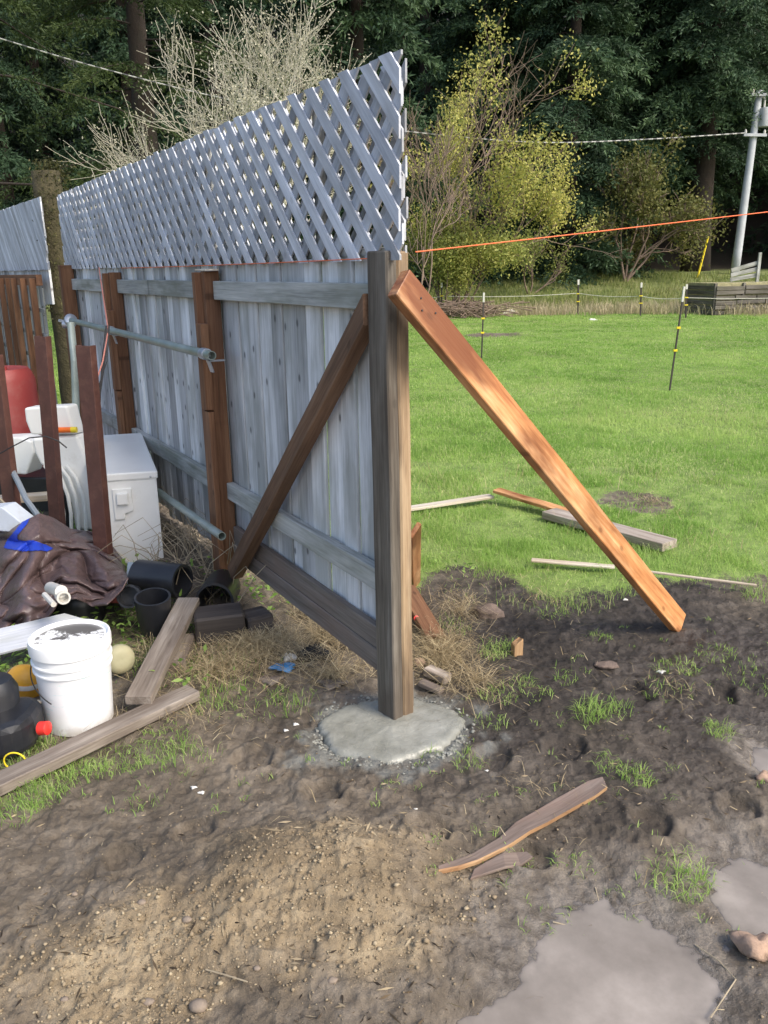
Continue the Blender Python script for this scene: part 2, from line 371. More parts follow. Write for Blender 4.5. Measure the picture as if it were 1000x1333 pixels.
    for (bb, zl, sc) in ((PUD[0], -.044, 2.0), (PUD[1], -.048, 1.7), (PUD[2], -.050, 1.8)):
        k = 150; gx, gy = np.meshgrid(np.linspace(-1, 1, k), np.linspace(-1, 1, k)); x = bb[0]+bb[2]*sc*gx; y = bb[1]+bb[3]*sc*gy
        dep = zl-gh(x, y); V = np.stack([x, y, np.full_like(x, zl)], -1).reshape(-1, 3); i = np.arange(k-1)[:, None]*k+np.arange(k-1)[None]
        q = np.stack([i, i+1, i+1+k, i+k], -1).reshape(-1, 4); rr_ = np.hypot(gx, gy).reshape(-1); q = q[(rr_[q] < 1).all(1) & (dep.reshape(-1)[q] > -.02).any(1)]
        o = fastmesh('puddle', V, q, np.zeros(len(V)), mt, loc=(bb[0], bb[1], zl), extra={'murk': 1-np.exp(-np.clip(dep.reshape(-1)+.001, 0, 1)/.0022)}); tag(o, kind='structure')
build_ground()
# ================================================================ materials
M = dict(
 board=wood('weathered_board', (.34, .34, .335), (.56, .565, .57), (.72, .725, .73), stain=(.28, .285, .26), stain_amt=.7, knots=.9, tintamt=.8, grain=26),
 lattice=wood('weathered_lattice', (.36, .38, .42), (.54, .565, .61), (.68, .70, .745), stain=(.27, .27, .265), stain_amt=.6, knots=.3, tintamt=.6, bmp=.002),
 rail=wood('weathered_rail', (.20, .205, .19), (.38, .385, .365), (.52, .52, .49), stain=(.16, .17, .12), stain_amt=.6, knots=.5, tintamt=.3),
 kick=wood('kick_board', (.09, .075, .062), (.16, .135, .115), (.24, .205, .18), stain=(.19, .13, .10), stain_amt=.6, knots=.3),
 redstud=wood('stained_stud', (.10, .045, .022), (.20, .095, .048), (.32, .17, .09), stain=(.13, .07, .045), stain_amt=.5, knots=.6, tintamt=.35),
 brace=wood('brown_brace', (.085, .045, .025), (.16, .088, .05), (.26, .155, .095), stain=(.10, .065, .045), stain_amt=.5, knots=.4, tintamt=.2),
 fresh=wood('fresh_redwood', (.34, .12, .04), (.56, .26, .10), (.76, .47, .24), stain=(.17, .05, .014), stain_amt=.92, knots=.6, rough=.42, tintamt=.1, grain=14, spec=.5),
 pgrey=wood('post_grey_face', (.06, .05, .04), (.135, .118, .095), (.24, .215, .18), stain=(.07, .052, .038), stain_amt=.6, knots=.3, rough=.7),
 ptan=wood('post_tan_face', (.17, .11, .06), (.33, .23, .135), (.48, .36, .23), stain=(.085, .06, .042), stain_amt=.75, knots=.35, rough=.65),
 plank=wood('grey_plank', (.13, .105, .085), (.27, .225, .185), (.42, .37, .32), stain=(.10, .075, .06), stain_amt=.6, knots=.4),
 pale=wood('pale_plank', (.38, .31, .22), (.56, .49, .39), (.70, .66, .58), stain=(.35, .25, .16), stain_amt=.5, knots=.2),
 redstud2=wood('raw_split', (.20, .10, .045), (.34, .20, .10), (.46, .31, .17), knots=0),
 stick=wood('bark_stick', (.10, .075, .06), (.19, .145, .12), (.29, .235, .20), stain=(.22, .13, .095), stain_amt=.5, knots=0),
 dark=wood('dark_timber', (.018, .015, .014), (.04, .034, .031), (.075, .065, .06), stain=(.10, .08, .07), stain_amt=.35, knots=0),
 steel=plain('rusty_steel', (.095, .040, .030), .55, .2, (.22, .11, .075), .4, 18, .0015),
 galv=plain('galvanised_pipe', (.33, .38, .35), .42, .15, (.20, .26, .17), .6, 7, .0006, metal=.35),
 bracket=plain('zinc_bracket', (.45, .48, .52), .35, .2, None, 0, 10, .0005, metal=.6),
 white=plain('white_enamel', (.86, .86, .83), .35, .04, (.42, .35, .25), .5, 5, .0004, dlo=.58, dhi=.8),
 bucket=None,
 black=plain('black_plastic', (.018, .019, .023), .38, .2, (.08, .07, .055), .45, 9, .0006, dlo=.55),
 blackdull=plain('black_rag', (.010, .010, .011), .9, .3, None, 0, 20, .004),
 red=plain('faded_red_plastic', (.30, .045, .04), .5, .12, (.32, .16, .13), .4, 4, .0006),
 redcap=plain('red_cap', (.75, .04, .03), .35, .05),
 yellow=plain('yellow_plastic', (.72, .36, .03), .4, .1, (.3, .17, .06), .4, 9, .0006),
 cream=plain('cream_plastic', (.36, .34, .21), .6, .12, (.3, .25, .15), .5, 9, .001),
 orange=plain('orange_plastic', (.85, .17, .02), .4, .08),
 yelp=plain('bright_yellow', (.8, .62, .03), .4, .05),
 blue=plain('blue_plastic', (.03, .22, .52), .4, .25, (.25, .35, .45), .5, 20, .002),
 bluelin=plain('blue_lining', (.012, .045, .42), .5, .15, None, 0, 9, .001),
 stringo=plain('orange_twine', (.85, .17, .05), .6, .05),
 stringp=plain('pink_cord', (.55, .22, .17), .7, .1),
 blackcord=plain('black_cord', (.02, .018, .018), .6, .2),
 paper=plain('white_scrap', (.68, .67, .63), .7, .08, (.35, .3, .25), .4, 20, .003),
 stone=plain('muddy_stone', (.17, .125, .10), .85, .3, (.07, .05, .04), .7, 14, .012),
 pebble=plain('pebble', (.24, .19, .145), .8, .25, (.12, .09, .06), .6, 20, .003),
 clay=plain('pinkish_lump', (.40, .27, .19), .85, .3, (.12, .085, .06), .85, 16, .006),
 pvc=plain('white_pvc', (.62, .60, .55), .4, .06, (.3, .25, .2), .3, 12, .0005),
 pole=plain('grey_pole', (.46, .48, .50), .8, .12, (.25, .25, .25), .4, 2, .004),
 wire=plain('thin_wire', (.55, .53, .45), .6, .1),
 bark=plain('dark_bark', (.036, .026, .020), .95, .3, (.03, .03, .02), .5, 3, .05),
 lichen=plain('lichen_bark', (.46, .43, .34), .9, .25, (.20, .17, .12), .6, 5, .01),
 twig=plain('brown_twig', (.20, .145, .11), .9, .3, None, 0, 5, .004),
 twigp=plain('dry_stem', (.34, .28, .19), .85, .25, None, 0, 9, .002),
 mossbark=plain('mossy_bark', (.06, .052, .025), .95, .35, (.10, .08, .045), .6, 8, .03),
)
# ================================================================ FENCE
def fence_main():
    global FP0, FD, FN
    root = thing('board_fence', FW3(0, 0), 'weathered grey board fence with lattice top, the long run ending at the new post', 'fence')
    rn = random.Random(3)
    TL = F(85, 300)[0]
    # vertical boards
    mb = MB(); t = .055
    while t < TL:
        wd = rn.uniform(.095, .145); zb = rn.uniform(.19, .21) if t < 1.6 else rn.uniform(.08, .14); zt = 1.635+rn.uniform(-.006, .006)
        off = .004*(-1)**int(t*9)+rn.uniform(-.004, .004)
        mb.beam(FW3(t+wd/2, zb, off), FW3(t+wd/2, zt, off), wd-.002, .017, up=FN, ch=.004, rnd=rn, seg=3, wob=.002)
        t += wd
    mb.build('board_panel', M['board'], root)
    # rails sit on the near side of the boards, butted between posts
    rb = MB(); posts = [F(281, 500, .06)[0], F(157, 450, .06)[0], F(94, 400, .06)[0]]; s3 = posts[2]
    segs = [(.06, posts[0]-.03), (posts[0]+.07, posts[1]-.03), (posts[1]+.07, posts[2]-.045)]
    for a, b_ in segs:
        o = MB().beam(FW3(a, 1.512, .031), FW3(b_, 1.512, .031), .04, .085, up=ZZ, seg=4, wob=.003, rnd=rn); o.build('top_rail', M['rail'], root)
        o = MB().beam(FW3(a, .53, .031), FW3(b_, .53, .031), .04, .085, up=ZZ, seg=4, wob=.004, rnd=rn); o.build('bottom_rail', M['rail'], root)
    for z0, o_ in ((.295, .028), (.205, .030)):
        MB().beam(FW3(.06, z0, o_), FW3(posts[0]-.06, z0+.01, o_), .028, .088, up=ZZ, seg=4, wob=.003, rnd=rn).build('kick_board', M['kick'], root)
    # stained studs
    for i, t in enumerate(posts):
        p = MB()
        if i == 2:
            p.beam(FW3(t, .0, .075), FW3(t, 1.66, .075), .085, .10, up=FN, rnd=rn, seg=5, wob=.003, tint=.2)
            p.build('stud', M['redstud'], root); continue
        p.beam(FW3(t+.045, .0, .065), FW3(t+.045, 1.595, .065), .042, .11, up=FN, rnd=rn, seg=5, wob=.003, tint=.75)
        p.build('stud', M['redstud'], root)
        q = MB().beam(FW3(t-.001, .0, .052), FW3(t-.001, 1.60, .052), .045, .075, up=FN, rnd=rn, seg=5, wob=.003, tint=.25)
        q.build('stud', M['redstud'], root)
        q = MB().beam(FW3(t-.012, .95 if i == 0 else .84, .112), FW3(t-.012, 1.36, .112), .072, .04, up=FN, rnd=rn, tint=.5)
        q.build('cleat', M['redstud'], root)
        q = MB().beam(FW3(t-.012, .0, .108), FW3(t-.012, .94 if i == 0 else .83, .108), .066, .030, up=FN, rnd=rn, tint=.6)
        q.build('cleat', M['redstud'], root)
        if i == 0:
            MB().beam(FW3(t-.06, 1.606, .06), FW3(t+.085, 1.606, .06), .07, .008, up=ZZ, rnd=rn, tint=1).build('cap_strip', M['pale'], root)
    # lattice: two crossed layers near, two crossed layers on the far side
    Z0, Z1 = 1.628, 2.20
    def lat(t0, t1, off, flip, per, wd, phase, rn, jag=.02):
        """slats at 45 degrees sawn off flush at the panel's edges"""
        mb = MB(); H = Z1-Z0; th = .007; k = t0-H*1.1+phase; c45 = math.sqrt(.5)
        def clip(poly, ax, lim, sg):
            out = []
            for a, b in zip(poly, poly[1:]+poly[:1]):
                ia = (a[ax]-lim)*sg >= 0; ib = (b[ax]-lim)*sg >= 0
                if ia: out.append(a)
                if ia != ib:
                    q = (lim-a[ax])/(b[ax]-a[ax]); out.append((a[0]+(b[0]-a[0])*q, a[1]+(b[1]-a[1])*q))
            return out
        while k < t1+H*.2:
            a = (k, Z0) if flip > 0 else (k+H, Z0); b = (k+H, Z1) if flip > 0 else (k, Z1)
            j1, j2 = rn.uniform(-.006, .006), rn.uniform(-.006, .006); a = (a[0]+j1, a[1]); b = (b[0]+j2, b[1])
            L = math.hypot(b[0]-a[0], b[1]-a[1]); d = ((b[0]-a[0])/L, (b[1]-a[1])/L); n_ = (-d[1], d[0]); hw = wd/2*rn.uniform(.92, 1.05)
            pl = [(a[0]-d[0]*.1+n_[0]*hw, a[1]-d[1]*.1+n_[1]*hw), (b[0]+d[0]*.1+n_[0]*hw, b[1]+d[1]*.1+n_[1]*hw), (b[0]+d[0]*.1-n_[0]*hw, b[1]+d[1]*.1-n_[1]*hw), (a[0]-d[0]*.1-n_[0]*hw, a[1]-d[1]*.1-n_[1]*hw)]
            for ax, lim, sg in ((0, t0+rn.uniform(-jag, jag), 1), (0, t1+rn.uniform(-jag, jag), -1), (1, Z0+rn.uniform(-.004, .004), 1), (1, Z1+rn.uniform(-.004, .008), -1)):
                if pl: pl = clip(pl, ax, lim, sg)
            if len(pl) > 2:
                o0 = np.array([rn.random()*50, rn.random()*50, rn.random()*50]); tn = rn.random()*.7+(.3 if flip > 0 else -.15); o_ = off+rn.uniform(-.001, .001)
                vs = [FW3(p[0], p[1], o_) for p in pl]+[FW3(p[0], p[1], o_+th) for p in pl]
                gc = [o0+np.array([(p[0]-a[0])*d[0]+(p[1]-a[1])*d[1], (p[0]-a[0])*n_[0]+(p[1]-a[1])*n_[1], 0]) for p in pl]*2; m_ = len(pl)
                mb.add(vs, [tuple(range(m_)), tuple(range(2*m_-1, m_-1, -1))]+[(i, i+m_, (i+1) % m_+m_, (i+1) % m_) for i in range(m_)], gc, tn)
            k += per
        return mb
    def panel(t0, t1, per, wd, seed, offs=(0, 0), grp=root, jag=.012):
        rn = random.Random(seed)
        a = lat(t0, t1, .030, 1, per, wd, offs[0], rn, jag); b = lat(t0, t1, .022, -1, per, wd, offs[1], rn, jag)
        for src in (b,):
            o = len(a.v); a.v += src.v; a.gc += src.gc; a.t += src.t; a.f += [tuple(i+o for i in f) for f in src.f]
        a.build('lattice_panel', M['lattice'], grp)
    panel(-.052, 4.55, .131, .046, 11, jag=.005)
    panel(4.56, TL, .131, .060, 12, (.03, .05))
    # the panel on the far face
    rn = random.Random(5)
    a = lat(.012, TL, -.024, 1, .131, .046, .02, rn, .008); b = lat(.012, TL, -.032, -1, .131, .046, .07, rn, .008)
    o = len(a.v); a.v += b.v; a.gc += b.gc; a.t += b.t; a.f += [tuple(i+o for i in f) for f in b.f]
    a.build('lattice_panel', M['lattice'], root)
    # carrying strip hidden between the two lattice skins
    MB().beam(FW3(.06, 1.652, .004), FW3(TL, 1.652, .004), .024, .03, up=ZZ, rnd=rn).build('lattice_strip', M['rail'], root)
    for t in (.55, 1.7, 2.9, 3.9, 4.7): MB().beam(FW3(t, 1.66, -.005), FW3(t, 2.15, -.005), .035, .034, up=FN, rnd=rn).build('lattice_batten', M['rail'], root)
    # the continuation beyond the mossy trunk
    r2 = thing('lattice_fence', FW3(5.9, 0), 'far pale lattice-topped fence section beyond the mossy trunk, left edge of the photo', 'fence')
    rn = random.Random(8)
    oFP, oFD, oFN = FP0, FD, FN
    s0 = P(69, 352, 7.3); s0[2] = 0
    ang = R(33.5); FD = np.array([-math.sin(ang), math.cos(ang), 0]); FN = np.array([-math.cos(ang), -math.sin(ang), 0]); FP0 = s0
    a = lat(0, 6.4, .03, 1, .062, .050, 0, rn, .02); b = lat(0, 6.4, .022, -1, .062, .050, .02, rn, .02)
    o = len(a.v); a.v += b.v; a.gc += b.gc; a.t += b.t; a.f += [tuple(i+o for i in f) for f in b.f]
    a.build('lattice_panel', M['lattice'], r2)
    mb = MB(); t = .12
    while t < 6.4:
        wd = rn.uniform(.10, .145); zb = 1.32 if t < .5 else .6
        mb.beam(FW3(t+wd/2, zb + rn.uniform(-.02, .02), 0), FW3(t+wd/2, 1.64, 0), wd-.004, .02, up=FN, rnd=rn); t += wd
    mb.build('board_panel', M['board'], r2)
    # trellis frame standing before it
    tr = thing('trellis_frame', FW3(0, 0, .2), 'reddish studded trellis frame with grey cross grid under the far lattice fence', 'trellis')
    for i, t in enumerate((.0, .38, .80, 1.05, 1.42, 1.9, 2.4, 3.0, 3.7, 4.5)):
        MB().beam(FW3(t, 0, .18), FW3(t, 1.56, .18), .05, .05, up=FN, rnd=rn).build('stud', M['redstud'], tr)
    MB().beam(FW3(-.05, 1.545, .13), FW3(4.6, 1.545, .13), .05, .09, up=ZZ, rnd=rn, seg=3).build('top_rail', M['redstud'], tr)
    g = MB()
    for z in np.arange(.25, 1.45, .21): g.beam(FW3(-.15, z, .14), FW3(4.6, z+.02, .14), .012, .035, up=ZZ, rnd=rn)
    for t in np.arange(-.1, 4.6, .21): g.beam(FW3(t, .15, .125), FW3(t, 1.48, .125), .035, .012, up=FN, rnd=rn)
    g.build('grid', M['rail'], tr)
    FP0, FD, FN = oFP, oFD, oFN
fence_main()
# ================================================================ CORNER POST, FOOTING, BRACES
PR = R(40)                                 # heading of the post's right face
pr_d = np.array([math.cos(PR), math.sin(PR), 0]); pr_n = np.array([math.sin(PR), -math.cos(PR), 0]); pl_d = np.array([-math.sin(PR), math.cos(PR), 0])
PC0 = G(514, 943)                          # nearest bottom corner
PW = .098
def corner_post():
    c = PC0+pr_d*PW/2+pl_d*PW/2; c[2] = 0
    topz = P(513, 326, c[1]-PW*.6)[2]
    lean = np.array([-.012, .0, 0])
    root = thing('corner_post', c, 'thick dark corner post standing in the wet concrete', 'post')
    # grey half (left face) and tan half (right face)
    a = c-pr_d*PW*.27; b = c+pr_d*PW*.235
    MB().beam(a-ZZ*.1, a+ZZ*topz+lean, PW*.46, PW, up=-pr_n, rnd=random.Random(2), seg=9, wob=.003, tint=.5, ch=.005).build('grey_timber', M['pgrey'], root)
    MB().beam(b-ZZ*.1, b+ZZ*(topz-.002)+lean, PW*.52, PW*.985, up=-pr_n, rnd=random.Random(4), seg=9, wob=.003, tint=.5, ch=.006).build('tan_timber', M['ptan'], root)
    # short cleat hugging the right rear foot
    q = c+pr_d*(PW*.5+.018)+pl_d*.02
    tag(MB().beam(q-ZZ*.05, q+ZZ*.15, .035, .06, up=-pr_n, rnd=random.Random(9)).build('stake_stub', M['pgrey']), 'short dark stake stub against the right foot of the corner post', 'stake')
    return c, topz
PC, PTOP = corner_post()
def footing():
    c = G(508, 946); n = 96; rings = 26; rn = np.random.RandomState(4)
    V = []; a = np.linspace(0, 2*math.pi, n, endpoint=False)
    ax = abs(G(600, 946)[0]-c[0]); ay = abs(G(508, 906)[1]-c[1])
    edge = 1+.07*np.sin(a*2+1)+.05*np.sin(a*3+.4)+.03*np.sin(a*7)+.02*rn.randn(n)
    for k in range(rings+1):
        q = k/rings; r = q*edge
        x = c[0]+ax*r*np.cos(a); y = c[1]+ay*r*np.sin(a)
        hz = .006-.010*sst(.85, 1., np.full(n, q))-.05*sst(.95, 1., np.full(n, q))
        hz = hz+.007*(fbm(x*9, y*9, 91, 3)-.44)+.006*(fbm(x*40, y*40, 92, 3)-.44)+.012*np.exp(-((x-PC[0])**2+(y-PC[1])**2)/.012)
        V.append(np.stack([x, y, hz], -1))
    V = np.array(V).reshape(-1, 3); i = (np.arange(rings)[:, None]*n+np.arange(n)[None]); j = (np.arange(rings)[:, None]*n+(np.arange(n)[None]+1) % n)
    q = np.stack([i, i+n, j+n, j], -1).reshape(-1, 4)
    mt, nn, b = newmat('wet_concrete'); co = N(nn, 'ShaderNodeTexCoord').outputs['Object']
    f = noise(nn, co, 9, 7, .6)
    nn.links.new(ramp(nn, f, [(.35, (.20, .20, .17)), (.6, (.29, .288, .25)), (.75, (.34, .335, .295))]), b.inputs['Base Color'])
    nn.links.new(ramp(nn, noise(nn, co, 5, 3, .5), [(.4, .12), (.65, .45)]), b.inputs['Roughness'])
    bump(nn, b, mth(nn, 'ADD', f, mth(nn, 'MULTIPLY', noise(nn, co, 90, 3, .6), .4)), .006, 1.)
    o = fastmesh('concrete_footing', V, q, np.zeros(len(V)), mt, loc=(c[0], c[1], 0), smooth=True)
    tag(o, 'round pad of wet grey concrete poured at the foot of the corner post', 'concrete')
    # crumbly splashes round it
    mb = MB(); rr = random.Random(3)
    for k in range(600):
        t = rr.uniform(0, 2*math.pi); q_ = .97+abs(rr.gauss(0, .11))
        x = c[0]+ax*q_*math.cos(t); y = c[1]+ay*q_*math.sin(t); s = .0015+.006*rr.random()**2
        if rr.random() < .35 and math.sin(t) > 0: continue
        z = float(gh(x, y)); mb.lathe([(0, -s*.5), (s, 0), (s*.7, s*.5), (0, s*.7)], 6, (x, y, z+s*.2), jit=.5)
    tag(mb.build('cement_crumbs', mt), 'grey cement crumbs spilled round the rim of the wet concrete pad', 'crumbs', kind='stuff')
footing()
def braces():
    # right brace: flat against the right face, down to the mud
    top = P(519, 368, 2.60); 
    bot = G(884, 812); bot = G(884, 812, gz(bot)+.012)
    up = nrm(np.array([pr_n[0], pr_n[1], .25])); d = nrm(bot-top); up = nrm(up-d*np.dot(up, d))
    mb = MB().beam(top, bot, .105, .040, up=up, seg=8, wob=.002, rnd=random.Random(12), tint=.6, ch=.003)
    o = thing('timber_brace', (top[0], top[1], 0), 'bright orange fresh-cut timber brace slanting right from the post to the mud', 'brace')
    mb.build('timber', M['fresh'], o, smooth=False)
    side = np.cross(d, up)
    for (s, q) in ((.11, .015), (.16, -.02), (.085, -.012)):
        p = top+d*s+side*q+up*.019; MB().lathe([(.0035, 0), (.0035, .003), (0, .0035)], 8, p, up).build('nail_head', M['black'], o)
    # left brace: in front of the fence
    t0, z0 = F(482, 402, .055); t1, z1 = F(306, 745, .10)
    q = (t0-.02)/(t1-t0); a = FW3(t0, z0, .052); b = FW3(t1, z1, .10)
    tag(MB().beam(a, b, .075, .06, up=FN, seg=7, wob=.003, rnd=random.Random(13), tint=.6, cut0=-.033).build('timber_brace', M['brace']), 'dull brown timber brace slanting left from the post across the grey boards', 'brace')
braces()
# ================================================================ STRINGS AND PIPES ON THE FENCE
def sag(a, b, s, n=14): return [a+(b-a)*q+ZZ*(-4*s*q*(1-q)) for q in np.linspace(0, 1, n)]
a = P(541, 328, 2.70); b = P(1330, 236, 4.6)
tag(MB().tube(sag(a, b, .004), .0021, 6).build('builder_string', M['stringo']), 'taut orange string running right from the post top over the field', 'string')
t, z = F(158, 349, .055); a = FW3(t, z, .055); b = FW3(.12, 1.632, .055)
tag(MB().tube(sag(a, b, .003), .0018, 5).build('builder_string', M['stringo']), 'orange string stretched along the fence just under the lattice', 'string')
t, z = F(128, 468, .25)
a = FW3(3.52, 1.63, .13); b = P(141, 430, 4.6); c_ = P(134, 470, 4.4); e_ = P(124, 500, 4.3)
tag(MB().tube([a, a+(b-a)*.5, b, c_, e_], .004, 6).build('hanging_cord', M['stringp']), 'pinkish cord hanging from the second stud over the pipe', 'cord')
mb = MB(); rr = random.Random(2)
for k in range(5):
    q = P(138+rr.uniform(-4, 5), 424, 4.6); mb.tube([q, P(134+rr.uniform(-6, 6), 470, 4.5), P(126+rr.uniform(-3, 6), 535+rr.uniform(-20, 12), 4.4)], .003, 5)
tag(mb.build('cable_bundle', M['blackcord']), 'bundle of thin black cords looped over the pipe near the middle stake', 'cord')
def pipe(name, pa, pb, ya, yb, r, lab):
    a = FW3(*F(*pa, ya), ya); b = FW3(*F(*pb, yb), yb); d = nrm(b-a); root = thing(name, a, lab, 'pipe')
    L = np.linalg.norm(b-a); mb = MB()
    pts = [a+(b-a)*q for q in np.linspace(0, 1, 6)]
    # open ended wall
    x = nrm(np.cross(d, ZZ)); mb.lathe([(r*.82, .0), (r, .0), (r, L), (r*.82, L), (r*.82, L-.12), (0, L-.12)], 20, a, d, cap=True)
    mb.build('tube', M['galv'], root, smooth=True); return root, a, b, d, r
root, a, b, d, r = pipe('fence_pipe', (92, 417), (276, 463), .165, .165, .021, 'greenish galvanised pipe fixed level across the two studs of the fence')
for pq, q in ((.97, 0), (.40, 1)):
    c = a+(b-a)*pq; mb = MB().lathe([(r*1.18, -.03), (r*1.28, -.028), (r*1.28, .028), (r*1.18, .03)], 20, c, d)
    mb.beam(c-ZZ*.02+FN*-.01, c-ZZ*.085-FN*.03, .045, .006, up=FN); mb.beam(c-ZZ*.03+d*.035, c-ZZ*.03-FN*.08+d*.035, .03, .006, up=ZZ)
    mb.build('clamp', M['bracket'], root, smooth=True)
mb = MB(); c = a
mb.lathe([(.02, -.05), (.045, -.045), (.05, 0), (.045, .02), (.024, .03)], 18, c, nrm(d+ZZ*.6))
mb.lathe([(.03, -.02), (.03, .02)], 14, c-ZZ*.03-np.array([.04, 0, 0]), (1, 0, 0))
mb.beam(c+np.array([-.09, 0, .0]), c+np.array([.01, 0, -.02]), .03, .02, up=ZZ)
mb.build('end_fitting', M['bracket'], root, smooth=True)
uz = P(92, 420, 5.1); tag(MB().tube([uz, P(97, 470, 5.05), P(100, 560, 5.0), np.array([P(100, 560, 5.0)[0], 5.0, 0.])], .022, 12).build('upright_pipe', M['galv']), 'dull upright pipe standing behind the tallest rusty stake', 'pipe')
root, a, b, d, r = pipe('fallen_pipe', (206, 640), (289, 698), .20, .22, .02, 'green-grey pipe lying slanted in the weeds at the fence foot')
# ================================================================ LEFT YARD JUNK
def stake(px, ptop, bx, by, w, lab):
    g = G(bx, by); g[2] = 0; Y = g[1]; top = P(px, ptop, Y); base = g.copy()
    d = nrm(top-base); mb = MB(); x = np.array([.93, -.36, 0]); y = np.array([.36, .93, 0])
    base = base-ZZ*.05
    mb.beam(base, top, w, .006, up=y, tint=.4)
    for s in (-1, 1): mb.beam(base+x*s*(w/2-.003)+y*.022, top+x*s*(w/2-.003)+y*.022, .006, .038, up=y, tint=.4)
    return tag(mb.build('steel_stake', M['steel']), lab, 'stake')
stake(108, 450, 136, 770, .088, 'tallest rusty brown steel stake beside the white appliance cabinet')
stake(52, 438, 76, 735, .078, 'middle rusty brown stake between the white panels and the red drum')
stake(-12, 462, 22, 735, .09, 'rusty brown stake cut by the left edge of the photo')
def cabinet():
    fr = G(215, 742); H = P(204, 612.5, fr[1])[2]; br = G(183, 563.6, H); fl = G(143, 748)
    ftr = fr.copy(); ftr[2] = H
    dd = br-ftr; dd[2] = 0; Dp = np.linalg.norm(dd); dd = nrm(dd)
    ww = fl-fr; Wd = np.linalg.norm(ww); ww = nrm(ww); ww = nrm(np.array([-dd[1], dd[0], 0])*.5+ww)
    Wd = .33; top = .0
    root = thing('white_cabinet', fr, 'long white enamel appliance cabinet with latch, leaning by the fence', 'appliance')
    c = fr+ww*Wd/2; zb = .02
    # shell as slightly inset panels
    body = [fr, fr+ww*Wd, fr+ww*Wd+dd*Dp, fr+dd*Dp]
    mb = MB().prism([p+ZZ*.01 for p in body], ZZ*(H-.05)); mb.build('body', M['white'], root, bevel=.006)
    e = .008; lid = [fr-ww*e-dd*e, fr+ww*(Wd+e)-dd*e, fr+ww*(Wd+e)+dd*(Dp+e), fr+dd*(Dp+e)-ww*e]
    mb = MB().prism([p+ZZ*(H-.043) for p in lid], ZZ*.043); mb.build('lid', M['white'], root, bevel=.008)
    nf = -nrm(np.cross(ww, ZZ)) if np.dot(-np.cross(ww, ZZ), (0, -1, 0)) > 0 else nrm(np.cross(ww, ZZ))
    def fp(u, v, o=0): return fr+ww*u+ZZ*v+nf*o
    u0, u1, v1, v0 = .135, .235, H-.085, H-.255
    plate = [fp(u1, v1), fp(u1, v0), fp(u0+.045, v0), fp(u0+.045, v0+.03), fp(u0, v0+.045), fp(u0, v1)]
    MB().prism(plate, nf*.014).build('latch_plate', M['white'], root, bevel=.004)
    q = [fp(u1-.02, v1-.02, .014), fp(u1-.02, v1-.085, .014), fp(u0+.02, v1-.085, .014), fp(u0+.02, v1-.02, .014)]
    MB().prism(q, nf*.022).build('handle', M['white'], root, bevel=.006)
    for u in (.03, .30): MB().lathe([(.006, 0), (.006, .004), (0, .005)], 10, fp(u, H-.03, .009), nf).build('screw', M['bracket'], root)
cabinet()
def pxprism(pts, Y, th, skew=0.):
    mb = MB(); poly = [P(x, y, Y+skew*(x-pts[0][0])/100.) for x, y in pts]; return mb.prism(poly, (0.03*th/.1, th, 0))
def white_panels():
    Y = 4.9; root = thing('white_housing', P(80, 690, Y)*[1, 1, 0], 'broken white plastic machine housing with ribs behind the rusty stakes', 'housing')
    pxprism([(31, 531), (33, 548), (40, 566), (97, 566), (88, 531), (86, 528)], Y, .10).build('top_cover', M['white'], root, bevel=.012)
    pxprism([(40, 571), (100, 567), (112, 596), (120, 640), (122, 690), (98, 690), (92, 655), (72, 620), (52, 604), (45, 590)], Y-.02, .22).build('side_shell', M['white'], root, bevel=.015)
    for k in range(4):
        x = 74+k*9.5; p = [P(x-16, 606, Y-.05), P(x-4, 622, Y-.06), P(x+5, 645, Y-.06), P(x+9, 668, Y-.06), P(x+10, 700, Y-.06)]
        MB().tube(p, .011, 8).build('rib', M['white'], root, smooth=True)
    pxprism([(70, 630), (78, 632), (92, 665), (94, 700), (74, 700)], Y-.03, .02).build('dark_liner', M['black'], root)
    a = P(68, 560, Y-.03); b = P(93, 559.5, Y-.03); c = P(100, 559.5, Y-.03)
    o = thing('marker_tube', a, 'orange tube with yellow end lying on the white housing', 'tube')
    MB().tube([a, b], .017, 12).build('tube', M['orange'], o, smooth=True); MB().tube([b, c], .018, 12).build('cap', M['yelp'], o, smooth=True)
    tag(pxprism([(-30, 572), (24, 569), (41, 575), (44, 590), (34, 618), (-30, 614)], 5.3, .15).build('white_crate', M['white'], bevel=.01), 'white plastic box section behind the leftmost stakes', 'box')
    tag(pxprism([(-30, 620), (66, 622), (66, 640), (66, 690), (-30, 690)], 5.4, .3).build('dark_box', M['black'], bevel=.01), 'black box under the white crate at the left edge', 'box')
white_panels()
tag(pxprism([(-20, 662), (2, 660), (30, 682), (28, 694), (-20, 690)], 3.95, .10).build('foam_block', plain('pale_foam', (.48, .53, .60), .6, .06, (.3, .28, .25), .4, 8), bevel=.006), 'pale bluish foam block at the left edge above the tarpaulin', 'block')
tag(MB().beam(P(-20, 652, 4.6), P(62, 646, 4.7), .08, .04, tint=.5).build('tan_board', M['pale']), 'short tan board lying behind the middle stake above the tarpaulin', 'board')
tag(MB().tube([P(16, 612, 4.5), P(26, 632, 4.35), P(34, 650, 4.25), P(50, 672, 4.1)], .016, 8).build('grey_hose', plain('grey_hose', (.22, .25, .28), .5, .1), smooth=True), 'stubby grey hose curving down behind the leftmost stake', 'hose')
tag(MB().tube([P(-10, 596, 4.0), P(15, 582, 4.0), P(38, 570, 4.0), P(60, 568, 4.0), P(76, 574, 4.0), P(87, 583, 4.0)], .0035, 6).build('black_wire', M['blackcord'], smooth=True), 'arching thin black wire across the leftmost and middle stakes', 'wire')
rr = random.Random(44)
